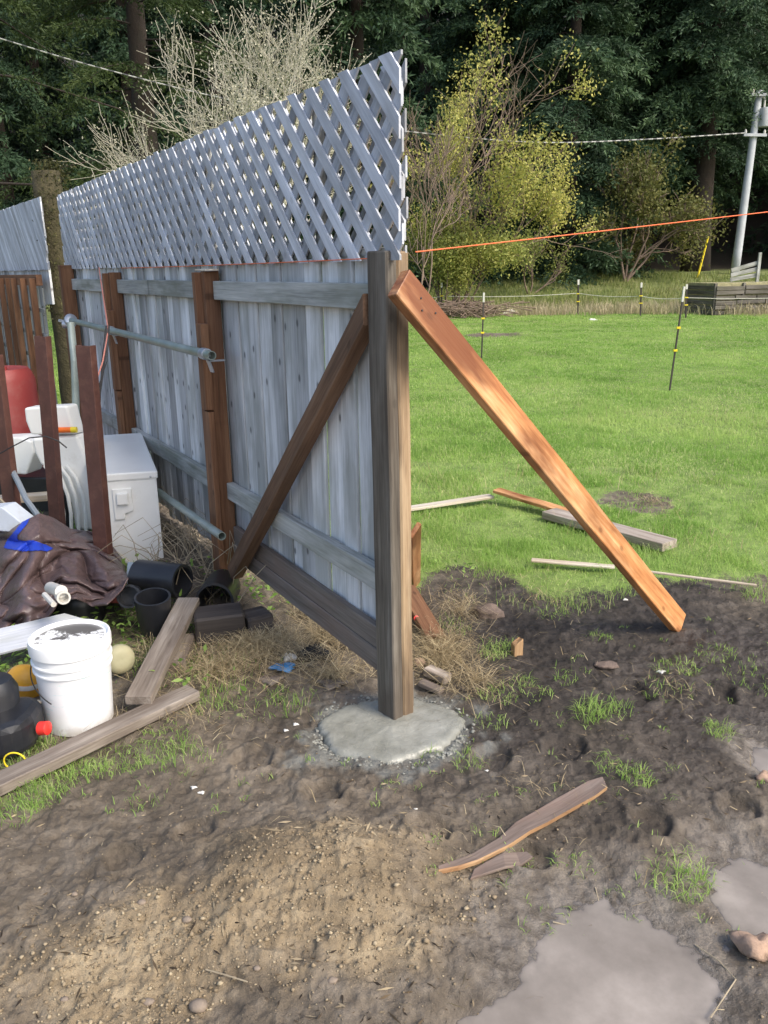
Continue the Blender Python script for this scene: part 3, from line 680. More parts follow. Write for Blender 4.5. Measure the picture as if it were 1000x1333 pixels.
tag(MB().beam(P(-10, 640, 4.4), P(30, 678, 4.0), .012, .008).build('thin_stick', M['twigp']), 'thin brown stick slanting over the pale foam block', 'stick')
c = P(8, 560, 6.2); 
dr = thing('red_drum', (c[0], c[1], 0), 'faded red plastic drum at the left edge behind the stakes', 'drum')
zt = P(20, 483, 6.0)[2]
MB().lathe([(.20, .02), (.235, .06), (.24, zt*.5-.02), (.247, zt*.5), (.24, zt*.5+.02), (.237, zt-.09), (.215, zt-.03), (.19, zt), (.17, zt-.005), (0, zt-.01)], 40, (c[0]+.02, c[1], 0)).build('body', M['red'], dr, smooth=True)
MB().lathe([(.035, 0), (.035, .03), (0, .032)], 14, (c[0]+.08, c[1]-.1, zt-.008)).build('bung', M['red'], dr, smooth=True)
def tarp():
    """crumpled brown tarpaulin thrown over a heap"""
    nu, nv = 230, 200
    u = np.linspace(0, 1, nu); v = np.linspace(0, 1, nv); U, Vv = np.meshgrid(u, v)
    a = G(-60, 850); b = G(160, 812)
    # silhouette heights in px across the heap, from the photo
    px = -70+U*236
    tops = np.interp(px, [-70, -20, 0, 20, 52, 70, 92, 108, 125, 148, 160, 166], [690, 690, 690, 684, 668, 674, 688, 690, 694, 712, 728, 748])
    bots = np.interp(px, [-70, 0, 30, 60, 80, 100, 120, 140, 158, 166], [850, 830, 812, 806, 780, 778, 790, 788, 768, 752])
    py = bots+(tops-bots)*Vv
    # distance: front hem close, top further back
    Y = 3.30+.75*Vv**1.1+.12*np.sin(U*9+1)*Vv
    edge = np.clip(np.minimum(U, 1-U)*9, 0, 1)
    wu = U+.10*(vn(U*3, Vv*3, 120)-.5); wv = Vv+.15*(vn(U*3+9, Vv*3, 121)-.5)
    fold = np.sqrt(np.abs(fbm(wu*4.2+wv*2.4, wv*1.9-wu*1.5, 101, 2)-.42)+.0015)*.75+np.sqrt(np.abs(fbm(wu*6-wv*7, wv*3+wu*3, 103, 1)-.25)+.001)*.40
    flat_ = np.exp(-(((px-52)/45)**2+((Vv-.82)/.28)**2)*1.2)
    fold = fold*(1-.75*flat_)+.42*.75*flat_
    Y = Y-.34*fold*edge*1.3+.22
    pts = np.zeros(U.shape+(3,))
    d = FW*FPX+RT*(px[..., None]-500)+UP*(666.5-py[..., None])
    pts = CAM+d*(Y/d[..., 1])[..., None]
    dz = (fbm(U*8+5, Vv*8, 107, 3)-.44)*.05*np.sin(Vv*math.pi)
    pts[..., 2] += dz
    V = pts.reshape(-1, 3); i = np.arange(nv-1)[:, None]*nu+np.arange(nu-1)[None]; q = np.stack([i, i+1, i+1+nu, i+nu], -1).reshape(-1, 4)
    mt, n, bs = newmat('brown_tarp'); co = N(n, 'ShaderNodeTexCoord').outputs['Object']
    cc = ramp(n, noise(n, co, 6, 4, .6), [(.35, (.085, .056, .054)), (.65, (.135, .092, .088))])
    n.links.new(cc, bs.inputs['Base Color']); bs.inputs['Roughness'].default_value = .36; bs.inputs['Specular IOR Level'].default_value = .55
    bump(n, bs, noise(n, co, 22, 4, .6), .010, 1.)
    root = thing('brown_tarp', (V[:, 0].mean(), V[:, 1].mean(), 0), 'crumpled dark brown tarpaulin heap with a blue showing patch', 'tarp')
    o = fastmesh('sheet', V, q, np.zeros(len(V)), mt, loc=tuple(BASE[root.name]), smooth=True, parent=root)
    s = o.modifiers.new('solid', 'SOLIDIFY'); s.thickness = .006
    # blue lining patch: cells of the same sheet lying in an L shaped outline, lifted a little
    cx = px; cyy = py
    def inside(poly, X, Yp):
        r = np.zeros(X.shape, bool); j = len(poly)-1
        for k in range(len(poly)):
            xi, yi = poly[k]; xj, yj = poly[j]
            r ^= ((yi > Yp) != (yj > Yp)) & (X < (xj-xi)*(Yp-yi)/(yj-yi+1e-9)+xi); j = k
        return r
    poly = [(40, 674), (35, 684), (23, 697), (24, 702), (48, 707), (70, 712), (62, 721), (30, 720), (4, 713), (9, 702), (20, 690), (31, 676)]
    msk = inside(poly, cx, cyy).reshape(-1)
    nrmv = nrm(CAM-V.mean(0)); keep = msk[q].all(1)
    fastmesh('lining_patch', V+nrmv*.008, q[keep], np.zeros(len(V)), M['bluelin'], loc=tuple(BASE[root.name]), smooth=True, parent=root)
tarp()
def bucket():
    c = G(105, 938); c[2] = gz(c)-.01; z0 = c[2]
    root = thing('plastic_bucket', c, 'white five-gallon bucket with dirt-smeared lid beside the long plank', 'bucket')
    H = .350; r0, r1 = .119, .134
    mt, n, b = newmat('bucket_plastic'); co = N(n, 'ShaderNodeTexCoord').outputs['Object']; sep = N(n, 'ShaderNodeSeparateXYZ'); n.links.new(co, sep.inputs[0])
    base = ramp(n, noise(n, co, 12, 5, .6), [(.35, (.78, .79, .80)), (.65, (.84, .85, .86))])
    foot = N(n, 'ShaderNodeMapRange'); foot.inputs[1].default_value = .06; foot.inputs[2].default_value = 0.; n.links.new(sep.outputs[2], foot.inputs[0])
    col = mix(n, mth(n, 'MULTIPLY', foot.outputs[0], ramp(n, noise(n, co, 25, 5, .6), [(.4, .1), (.6, .8)])), base, (.4, .34, .27))
    # faded pale print on the side
    band = noise(n, co, 1, 5, .7, (9, 9, 60)); pr = ramp(n, band, [(.58, 0.), (.63, 1.)])
    zm = mth(n, 'MULTIPLY', mth(n, 'GREATER_THAN', sep.outputs[2], .07), mth(n, 'LESS_THAN', sep.outputs[2], .24))
    col = mix(n, mth(n, 'MULTIPLY', mth(n, 'MULTIPLY', pr, zm), .55), col, (.42, .70, .72))
    n.links.new(col, b.inputs['Base Color']); b.inputs['Roughness'].default_value = .32; b.inputs['Subsurface Weight'].default_value = 0.
    bump(n, b, noise(n, co, 30, 3, .5), .0006, 1.)
    prof = [(r0-.01, 0), (r0, .008), (r0+.002, .05), (r0+.012, H-.115), (r0+.019, H-.112), (r0+.019, H-.106), (r0+.013, H-.103), (r0+.014, H-.085), (r0+.021, H-.082), (r0+.021, H-.076), (r0+.015, H-.072), (r1, H-.035)]
    MB().lathe(prof, 64, c).build('shell', mt, root, smooth=True)
    m2, n, b = newmat('bucket_lid'); co = N(n, 'ShaderNodeTexCoord').outputs['Object']; sep = N(n, 'ShaderNodeSeparateXYZ'); n.links.new(co, sep.inputs[0])
    d2 = mth(n, 'SQRT', mth(n, 'ADD', mth(n, 'POWER', sep.outputs[0], 2.), mth(n, 'POWER', sep.outputs[1], 2.)))
    ring = ramp(n, d2, [(.100, 1.), (.119, .9), (.1235, 0.)]); dn = noise(n, co, 11, 9, .72)
    side = mth(n, 'ADD', mth(n, 'MULTIPLY', sep.outputs[1], 1.6), mth(n, 'MULTIPLY', sep.outputs[0], -.3)); f = mth(n, 'ADD', dn, side)
    ds = ramp(n, f, [(.50, 0.), (.545, 1.)])
    fl = mth(n, 'GREATER_THAN', sep.outputs[2], H-.012)
    col = mix(n, mth(n, 'MULTIPLY', mth(n, 'MULTIPLY', ds, ring), mth(n, 'MULTIPLY', fl, .93)), (.84, .85, .85), (.055, .048, .040))
    n.links.new(col, b.inputs['Base Color']); b.inputs['Roughness'].default_value = .35
    lid = [(.136, H-.045), (.142, H-.043), (.143, H-.012), (.140, H+.002), (.134, H+.004), (.129, H-.002), (.127, H-.008), (0, H-.008)]
    MB().lathe(lid, 64, c).build('lid', m2, root, smooth=True)
    # wire bail handle resting along the near side
    pts = []
    for k in range(15):
        a = math.pi*(1.02+.40*k/14); pts.append(c+np.array([math.cos(a)*.145, math.sin(a)*.145, H-.10-.10*(k/14)]))
    MB().tube(pts, .0022, 6).build('bail_wire', M['blackcord'], root, smooth=True)
bucket()
# board above the bucket
a = P(-60, 850, 3.05); b = P(112, 808, 3.35); mb = MB().beam(a, b, .15, .016, up=nrm((.1, -.35, 1)), seg=5, wob=.002, cut1=.07, tint=.9)
tag(mb.build('faced_board', wood('white_faced_board', (.26, .28, .31), (.36, .38, .42), (.46, .48, .52), stain=(.3, .3, .2), stain_amt=.3, knots=0)), 'thin bluish white faced board propped level behind the bucket', 'board')
# pvc elbow under tarp
p = [P(72, 768, 3.25), P(82, 772, 3.2), P(86, 779, 3.2)]
o = MB().tube([P(66, 765, 3.35), P(80, 770, 3.2)], .026, 16).lathe([(.02, 0), (.028, 0), (.028, .05), (.02, .05), (.02, .01)], 16, P(80, 775, 3.22), nrm((.5, -.8, .1)))
o.tube([P(58, 774, 3.25), P(70, 787, 3.15)], .012, 8)
tag(o.build('pipe_elbow', M['pvc'], smooth=True), 'short white plastic pipe elbow poking from under the brown tarpaulin', 'pipe fitting')
g = G(95, 818); tag(MB().lathe([(.12, -.1), (.115, .10), (.10, .155), (.06, .185), (.055, .195), (.03, .195), (.028, .185), (0, .185)], 30, (g[0], g[1]+.1, 0)).build('black_pot', M['black'], smooth=True), 'upturned black plastic pot behind the bucket under the tarpaulin', 'pot')
g = G(150, 800); tag(MB().beam((g[0]-.12, g[1]+.05, .09), (g[0]+.08, g[1], .10), .10, .05).build('red_scrap', M['red']), 'dark red scrap under the right edge of the tarpaulin', 'scrap')
# black pipe piece and pots
a = P(181, 750, 3.78); b = P(238, 757, 3.68); d = nrm(b-a); L = np.linalg.norm(b-a)
tag(MB().lathe([(.070, 0), (.082, 0), (.083, L), (.070, L), (.070, L-.1), (0, L-.11)], 40, a, d).build('black_duct', M['black'], smooth=True), 'short wide black plastic duct lying in front of the white cabinet', 'duct')
a = P(172, 775, 3.6); tag(MB().lathe([(.0, 0), (.05, 0), (.055, .08), (.045, .08), (.045, .02)], 20, a, nrm((.1, -.9, .3)), jit=.1).build('crushed_cup', M['black'], smooth=True), 'small crushed black cup left of the wide black duct', 'cup')
a = P(172, 744, 3.85); tag(MB().beam(P(170, 762, 3.85), P(173, 732, 3.9), .05, .012, up=(0, -1, 0)).build('grey_strap', plain('strap', (.24, .30, .36), .5, .1)), 'short blue-grey strap end in front of the white cabinet', 'strap')
g = G(192, 850); tag(MB().lathe([(.055, 0), (.075, .12), (.08, .22), (.07, .22), (.065, .05), (0, .05)], 26, (g[0], g[1]+.15, 0), nrm((.05, -.15, 1))).build('black_pot', M['black'], smooth=True), 'deep black pot standing below the black duct', 'pot')
g = G(283, 795); 
tag(MB().lathe([(.075, 0), (.088, 0), (.092, .30), (.08, .30), (.078, .03), (0, .03)], 30, (g[0], g[1]+.18, .06), nrm((.05, -1, .12)), ).build('drain_pipe', M['black'], smooth=True), 'black corrugated drain pipe mouth behind the dark timber block', 'drain pipe')
# dark timber block: two lumps
g0 = G(250, 846); g1 = G(318, 842)
bl = thing('dark_block', (g0[0], g0[1], 0), 'heavy blackened timber block lying in the straw', 'timber block')
z = gz(g0); v = nrm(g1-g0); up = (0, 0, 1)
a_ = G(250, 846)+np.array([0, .08, 0]); b_ = G(315, 838)+np.array([0, .08, 0])
MB().beam(a_+ZZ*.075, b_+ZZ*.075, .16, .13, up=up, ch=.01, seg=3, wob=.006, tint=.3, rnd=random.Random(1)).build('long_piece', M['dark'], bl)
c0 = b_+v*.005; MB().beam(c0+ZZ*.065-np.array([0, .02, 0]), G(349, 830)+np.array([0, .06, .065]), .13, .10, up=up, ch=.012, seg=2, wob=.004, tint=.9, rnd=random.Random(6)).build('short_piece', M['dark'], bl)
# planks on the left
def plank(name, pa, pb, w, th, za, zb, mat, lab, seed=1, cat='plank', **kw):
    a = G(*pa); b = G(*pb); a = G(*pa, gz(a)+za); b = G(*pb, gz(b)+zb); d = nrm(b-a)
    up = kw.pop('up', (0, 0, 1))
    return tag(MB().beam(a, b, w, th, up=up, rnd=random.Random(seed), **kw).build(name, M[mat]), lab, cat)
plank('long_plank', (-90, 1062), (252, 901), .085, .038, .03, .03, 'plank', 'long muddy grey plank lying in the left foreground by the bucket', 3, seg=8, wob=.004, endjag=.012)
plank('grey_plank', (180, 912), (246, 782), .10, .035, .075, .12, 'plank', 'weathered plank leaning away between the bucket and the dark block', 4, seg=5, wob=.004, tint=.2)
plank('short_block', (226, 866), (240, 832), .10, .055, .03, .03, 'plank', 'short square-cut plank end under the leaning weathered plank', 5, tint=.6)
plank('wood_chip', (18, 914), (90, 913), .022, .012, .10, .13, 'pale', 'thin fresh wood splinter lying across the bucket foot', 6, cat='splinter', taper=.5)
# yellow float, cream ball, jerrycan
g = G(30, 905); cy = P(32, 884, g[1])
yh = thing('yellow_helmet', (g[0], g[1], cy[2]-.06), 'scuffed yellow dome-shaped helmet shell left of the bucket', 'helmet')
ax = nrm((.25, -.25, 1)); MB().lathe([(.080, -.055), (.082, -.04), (.075, 0), (.055, .035), (.028, .052), (0, .057)], 30, cy, ax, sy=.85).build('shell', M['yellow'], yh, smooth=True)
MB().lathe([(.0765, .001), (.0700, .018), (.0685, .019), (.0755, .0015)], 30, cy-ax*.001, ax, sx=1.02, sy=.87, cap=False).build('stripe', M['pvc'], yh, smooth=True)
g = G(158, 890); cy = P(156, 858, g[1]+.05); tag(MB().lathe([(0, -.03), (.035, -.032), (.055, -.022), (.062, 0), (.055, .022), (.03, .03), (0, .026)], 28, cy, nrm((.55, -.8, .25))).build('cream_float', M['cream'], smooth='all'), 'cream coloured float half hidden behind the right side of the bucket', 'float')
def jerry():
    g = G(20, 1000); z = 0; root = thing('jerrycan', (g[0], g[1], 0), 'black plastic fuel can with red cap behind the long plank', 'fuel can')
    bot = [(-40, 1000), (28, 990), (52, 972), (62, 950), (60, 930), (40, 925), (20, 945), (-8, 958), (-40, 955)]
    c = G(10, 985); 
    prof = [(-.34, -.10), (.03, -.10), (.085, -.06), (.10, .0), (.095, .10), (.05, .14), (-.34, .14)]
    a = G(8, 985); mb = MB().prism([(a[0]+x, a[1]+y+.03, .02) for x, y in prof], (0, 0, .13)); mb.build('body', M['black'], root, bevel=.03)
    mb = MB().beam((a[0]-.30, a[1]+.0, .19), (a[0]-.02, a[1]+.04, .185), .035, .03); mb.build('handle', M['black'], root, bevel=.008)
    q = P(60, 948, a[1]+.03); MB().lathe([(.024, 0), (.024, .03), (.018, .034), (0, .034)], 16, q-np.array([.02, 0, 0]), (1, -.2, .15)).build('cap', M['redcap'], root, smooth=True)
    # yellow cord loop
    cc = P(20, 990, a[1]-.085); pts = [cc+np.array([math.cos(t)*.036, -.004, math.sin(t)*.032]) for t in np.linspace(.1, 5.4, 22)]
    tag(MB().tube(pts, .0028, 6).build('cord_loop', M['yelp'], smooth=True), 'small loop of yellow cord hanging on the black fuel can', 'cord')
    b = P(-5, 915, a[1]+.10); tag(MB().lathe([(.05, -.11), (.075, -.1), (.08, .05), (.06, .09), (.0, .1)], 20, b, (0, 0, 1), sx=1.0, jit=.05).build('black_bin', M['black'], smooth=True), 'dark crusted plastic bin above the fuel can at the left edge', 'bin')
jerry()
# litter by the fence foot
def crumple(name, px, py, r, mat, lab, cat, h=.5, seed=1, zoff=0.):
    g = G(px, py); z = gz(g)+zoff; mb = MB(); n = 26; rr = random.Random(seed); prof = [(0, 0), (r*.7, 0), (r, r*h*.3), (r*.85, r*h*.75), (r*.5, r*h), (r*.2, r*h*.9), (0, r*h)]
    rings = []
    for (q, hh) in prof:
        for j in range(n):
            t = 2*math.pi*j/n; k = 1+.28*math.sin(3*t+seed)+.18*math.sin(7*t+seed*2)+rr.uniform(-.1, .1)
            rings.append((g[0]+q*math.cos(t)*k, g[1]+q*math.sin(t)*k*.7, z+hh*(1+rr.uniform(-.35, .35))))
    k = len(prof); fs = [(i*n+j, i*n+(j+1) % n, (i+1)*n+(j+1) % n, (i+1)*n+j) for i in range(k-1) for j in range(n)]
    mb.add(rings, fs); return tag(mb.build(name, M[mat], smooth='all'), lab, cat)
crumple('black_rag', 410, 858, .072, 'blackdull', 'black rag lying crumpled in the straw near the fence foot', 'rag', .7, 3)
crumple('blue_lid', 370, 874, .05, 'blue', 'bright blue plastic lid in the straw by the black rag', 'lid', .3, 5)
crumple('clear_wrapper', 377, 862, .028, 'paper', 'white wrapper scrap touching the blue lid', 'wrapper', .9, 8)
for px, py, r, lab in ((252, 1022, .010, 'left white scrap of the pair on the bare mud by the long plank'), (262, 1028, .010, 'right white scrap of the pair on the bare mud by the long plank'), (861, 873, .016, 'white scrap on the dark mud below the orange brace foot'), (385, 941, .010, 'white paper bit nearest the concrete pad on its left'), (372, 947, .009, 'white paper sliver further left of the concrete pad'), (634, 1003, .006, 'tiny white bit right of the concrete pad'), (541, 1056, .006, 'tiny white bit in front of the concrete pad'), (814, 782, .012, 'white scrap near the lower end of the orange brace, in torn mud')):
    crumple('paper_scrap', px, py, r, 'paper', lab, 'scrap', .6, int(px))
crumple('flat_bark', 352, 887, .05, 'kick', 'piece of broken bark beside the blue lid', 'bark', .3, 12)
crumple('wood_scrap', 432, 893, .055, 'kick', 'flat broken wood scrap between the black rag and the concrete pad', 'wood scrap', .25, 13)
# ---------------------------------------------------------------- right side wood and stones
plank('white_plank', (520, 664), (640, 646), .075, .02, .05, .05, 'pale', 'pale whitewashed plank in the grass just right of the corner post', 7, seg=3, wob=.003)
plank('brown_plank', (646, 638), (775, 678), .085, .022, .10, .03, 'fresh', 'reddish brown plank with a split point lying in grass behind the brace', 8, seg=4, wob=.003, taper=1.2, tint=.2)
plank('weathered_beam', (715, 668), (872, 710), .14, .05, .045, .05, 'plank', 'thick grey-topped beam under the brown plank, crossing behind the brace', 9, seg=4, wob=.003, tint=.9)
plank('thin_lath', (692, 729), (800, 738), .045, .012, .05, .03, 'pale', 'thin pale lath at the edge of the grass left of the orange brace', 10, seg=3)
plank('thin_lath', (835, 743), (985, 762), .018, .01, .05, .05, 'pale', 'thin pale lath in the grass right of the orange brace', 11, seg=3)
# boards leaning behind the corner post
a = P(539, 668, 3.15); b = G(543, 757); tag(MB().beam(P(540, 690, 3.05), G(541, 762, .0), .07, .02, up=(.6, -.8, 0), tint=.4, rnd=random.Random(2)).build('red_board', M['fresh']), 'narrow reddish board standing behind the corner post', 'board')
a = G(520, 760); tag(MB().beam(G(528, 765, .10), G(568, 832, .03), .095, .03, up=(.1, .1, 1), tint=.4, rnd=random.Random(3), seg=2).build('reddish_board', M['redstud']), 'muddy reddish board lying at the back of the corner post', 'board')
tag(MB().lathe([(.012, 0), (.012, .02), (0, .022)], 12, G(541, 805, .06), (.2, -.8, .4)).build('bottle_cap', M['redcap'], smooth=True), 'tiny red bottle cap on the reddish board behind the post', 'cap')
plank('wood_offcut', (556, 872), (583, 884), .05, .035, .03, .03, 'plank', 'small wood offcut right of the corner post above the concrete', 15, cat='offcut')
plank('wood_offcut', (548, 888), (575, 900), .04, .02, .03, .02, 'kick', 'dark flat offcut tucked against the concrete pad rim', 16, cat='offcut')
a = G(673, 850); tag(MB().beam(a-ZZ*.03, a+ZZ*.055+np.array([.0, 0, 0]), .042, .035, up=(.3, -.9, 0), cut1=.012, endjag=.01, tint=.5).build('stake_stub', M['redstud2']), 'broken orange stake stub poking from the mud right of the post', 'stake')
def slab_from(root_name, top_px, bot_px, z, th, mat, lab, edge=None):
    """a split sliver lying on the mud: outline given along its two long sides"""
    A = [G(*p) for p in top_px]; B = [G(*p) for p in bot_px]; g0 = A[0]
    root = thing(root_name, (g0[0], g0[1], gz(g0)), lab, 'stick'); n = len(A); o = np.array([3., 7., 1.]); ax = nrm(A[-1]-A[0]); ay = np.array([-ax[1], ax[0], 0])
    def gcf(p): return o+np.array([np.dot(p-A[0], ax), np.dot(p-A[0], ay), 0])
    vs = []; 
    for k in range(n):
        zz = max(gz(A[k]), gz(B[k]))*.5+z+.004*math.sin(k*1.7)
        for p, h in ((A[k], th), (B[k], th*.8), (B[k], -.004), (A[k], -.004)): q = p.copy(); q[2] = zz+h; vs.append(q)
    fs = [(k*4+j, k*4+(j+1) % 4, k*4+4+(j+1) % 4, k*4+4+j) for k in range(n-1) for j in range(4)]+[(3, 2, 1, 0), tuple(n*4-4+j for j in range(4))]
    mb = MB(); mb.add(vs, fs, [gcf(v) for v in vs], .5); mb.build('slab', M[mat], root, bevel=.002)
    if edge:
        mb = MB(); ev = []
        for k in range(n):
            t_ = np.array(vs[k*4+1]); b_ = np.array(vs[k*4+2]); nn_ = nrm((B[k]-A[k])*[1, 1, 0]); w_ = edge*(.6+.5*math.sin(k*2.3)**2)*max(.02, 1-1.7*k/(n-1))
            for q in (t_-nn_*w_*.5+ZZ*.0015, t_+nn_*w_*.5-ZZ*.002, b_+nn_*w_*.7, b_-nn_*w_*.3): ev.append(q)
        mb.add(ev, fs, [gcf(v) for v in ev], .5); mb.build('raw_edge', M['redstud2'], root)
slab_from('broken_stick', [(570, 1137), (592, 1126), (615, 1115), (650, 1094), (672, 1075), (698, 1058), (725, 1041), (765, 1021), (784, 1018)], [(571, 1143), (597, 1134), (622, 1124), (664, 1103), (690, 1087), (712, 1074), (740, 1057), (775, 1040), (790, 1031)], .006, .009, 'stick', 'long broken stick with raw orange edge on the mud in front', .0055)
slab_from('broken_stick', [(617, 1134), (632, 1126), (655, 1113), (672, 1105), (686, 1106)], [(612, 1146), (636, 1139), (658, 1131), (678, 1121), (694, 1112)], .004, .006, 'stick', 'short flat bark-brown splinter beside the long broken stick')
def rock(name, px, py, rx, ry, rz, mat, lab, seed, cat='stone', sub=3, amp=.3):
    import bmesh
    g = G(px, py); bm = bmesh.new(); bmesh.ops.create_icosphere(bm, subdivisions=sub, radius=1)
    from mathutils import noise as mn
    for v in bm.verts:
        d = mn.fractal(v.co*1.3+Vector((seed*7.1, 0, 0)), 1., 2., 4); c = v.co*(1+amp*d); v.co = Vector((c.x*rx, c.y*ry, c.z*rz))
    me = bpy.data.meshes.new(name); bm.to_mesh(me); bm.free(); me.materials.append(M[mat]); o = bpy.data.objects.new(name, me); C.objects.link(o)
    o.location = (g[0], g[1], gz(g)+rz*.45); 
    me.polygons.foreach_set('use_smooth', [True]*len(me.polygons)); return tag(o, lab, cat)
rock('mud_stone', 635, 800, .075, .05, .045, 'stone', 'round mud-caked stone in the thin grass right of the post', 1)
rock('clay_lump', 990, 1225, .05, .04, .035, 'clay', 'pale pinkish broken lump at the right edge by the puddle', 3, 'lump', amp=.7)
rock('clay_lump', 998, 1010, .03, .025, .018, 'clay', 'small orange-brown lump at the right edge above the puddle', 5, 'lump', amp=.6)
rock('clay_lump', 545, 866, .028, .02, .02, 'clay', 'small pinkish rubble bit between the post and its offcuts', 6, 'lump')
rock('flat_stone', 790, 866, .05, .03, .012, 'stone', 'flat pinkish stone sunk in the mud below the brace foot', 9)
for k, (px, py, s, lab) in enumerate(((258, 1312, .022, 'largest round pebble at the very bottom of the tan soil'), (186, 1190, .012, 'pebble in the tan soil at mid left'), (245, 1212, .013, 'pebble in the tan soil below the crest'), (335, 1270, .009, 'small pebble near the green sprig'), (193, 1302, .014, 'pebble left of the largest round pebble'), (98, 1170, .009, 'pebble at far left of the tan soil'), (433, 1282, .013, 'dark pebble right of the green sprig'), (84, 1302, .010, 'pebble by the bottom left corner'))):
    rock('pebble', px, py, s, s*.8, s*.6, 'pebble', lab, 20+k, 'pebble', 2, .2)['group'] = 'pebbles in the tan soil'
# loose crumbs of soil over the mound: nobody could count them
def crumbs():
    rn = np.random.RandomState(5); n = 17000
    px = rn.uniform(-40, 1040, n); py = rn.uniform(950, 1345, n); rr = rn.uniform(0, 1, n)
    pts = []; 
    d = FW*FPX+RT*(px[:, None]-500)+UP*(666.5-py[:, None]); k = -CAMH/d[:, 2]; p = CAM+d*k[:, None]
    tz = zone_tan(p[:, 0], p[:, 1]); keep = rn.rand(n) < .12+.8*tz
    for b in PUD: keep &= bd(b, p[:, 0], p[:, 1]) > 1.1
    p = p[keep]; z = gh(p[:, 0], p[:, 1]); s = np.exp(rn.normal(-6.0, .5, len(p)))
    s = np.clip(s, .0012, .009)*np.where(tz[keep] > .3, 1, .6)
    ico = np.array([(0, 0, 1), (.9, 0, .4), (.28, .85, .4), (-.72, .53, .4), (-.72, -.53, .4), (.28, -.85, .4), (0, 0, -.6)])
    fc = np.array([(0, 1, 2), (0, 2, 3), (0, 3, 4), (0, 4, 5), (0, 5, 1), (6, 2, 1), (6, 3, 2), (6, 4, 3), (6, 5, 4), (6, 1, 5)])
    V = ico[None]*s[:, None, None]*(1+rn.uniform(-.35, .35, (len(p), 7, 3)))+np.stack([p[:, 0], p[:, 1], z+s*.15], -1)[:, None]
    T = fc[None]+np.arange(len(p))[:, None, None]*7
    o = fastmesh('soil_crumbs', V.reshape(-1, 3), np.zeros((0, 4), int), np.repeat(rn.rand(len(p)), 7), leafmat('crumb_soil', [(.2, (.19, .146, .092)), (.5, (.29, .225, .145)), (.8, (.40, .33, .22))], 0., .9), tris=T.reshape(-1, 3))
    tag(o, 'loose crumbs of tan soil scattered over the dug ground', 'soil', kind='stuff')
crumbs()
# ================================================================ GRASS AND STRAW
def blades(name, p, h, wd, lean, tint, mat, lab, cat='grass', flat=0.):
    n = len(p); rn = np.random.RandomState(n % 9999); az = rn.uniform(0, 2*np.pi, n); fa = rn.uniform(0, 2*np.pi, n)
    dirv = np.stack([np.cos(az), np.sin(az), np.zeros(n)], -1); side = np.stack([np.cos(fa), np.sin(fa), np.zeros(n)], -1)
    up = np.array([0, 0, 1.])
    ln = lean[:, None]; hh = h[:, None]; w2 = wd[:, None]/2
    b0 = p; m1 = p+up*hh*.55*(1-ln*.35)+dirv*hh*ln*.30; tip = p+up*hh*(1-ln*.75)+dirv*hh*ln*.95
    if flat: 
        m1 = p+up*(hh*.25)+dirv*hh*.4; tip = p+dirv*hh*.95+up*hh*(rn.uniform(-.0, .25, n)[:, None])
    V = np.stack([b0-side*w2, b0+side*w2, m1+side*w2*.8, m1-side*w2*.8, tip], 1).reshape(-1, 3)
    o5 = np.arange(n)[:, None]*5; Q = o5+np.array([[0, 1, 2, 3]]); T = o5+np.array([[3, 2, 4]])
    return tag(fastmesh(name, V, Q, np.repeat(tint, 5), mat, tris=T), lab, cat, kind='stuff')
GR = leafmat('grass_blades', [(.10, (.085, .17, .03)), (.38, (.29, .47, .105)), (.64, (.52, .66, .22)), (.9, (.70, .64, .40))], .55, .45, .5)
ST = leafmat('dry_straw', [(.2, (.20, .15, .08)), (.5, (.42, .33, .19)), (.8, (.62, .52, .33))], .2, .7, 3)
def sample(n, r0, r1, a0, a1, rn, pw=1.):
    r = np.exp(rn.uniform(np.log(r0), np.log(r1), n)); a = np.radians(rn.uniform(a0, a1, n)); return r*np.sin(a), r*np.cos(a), r
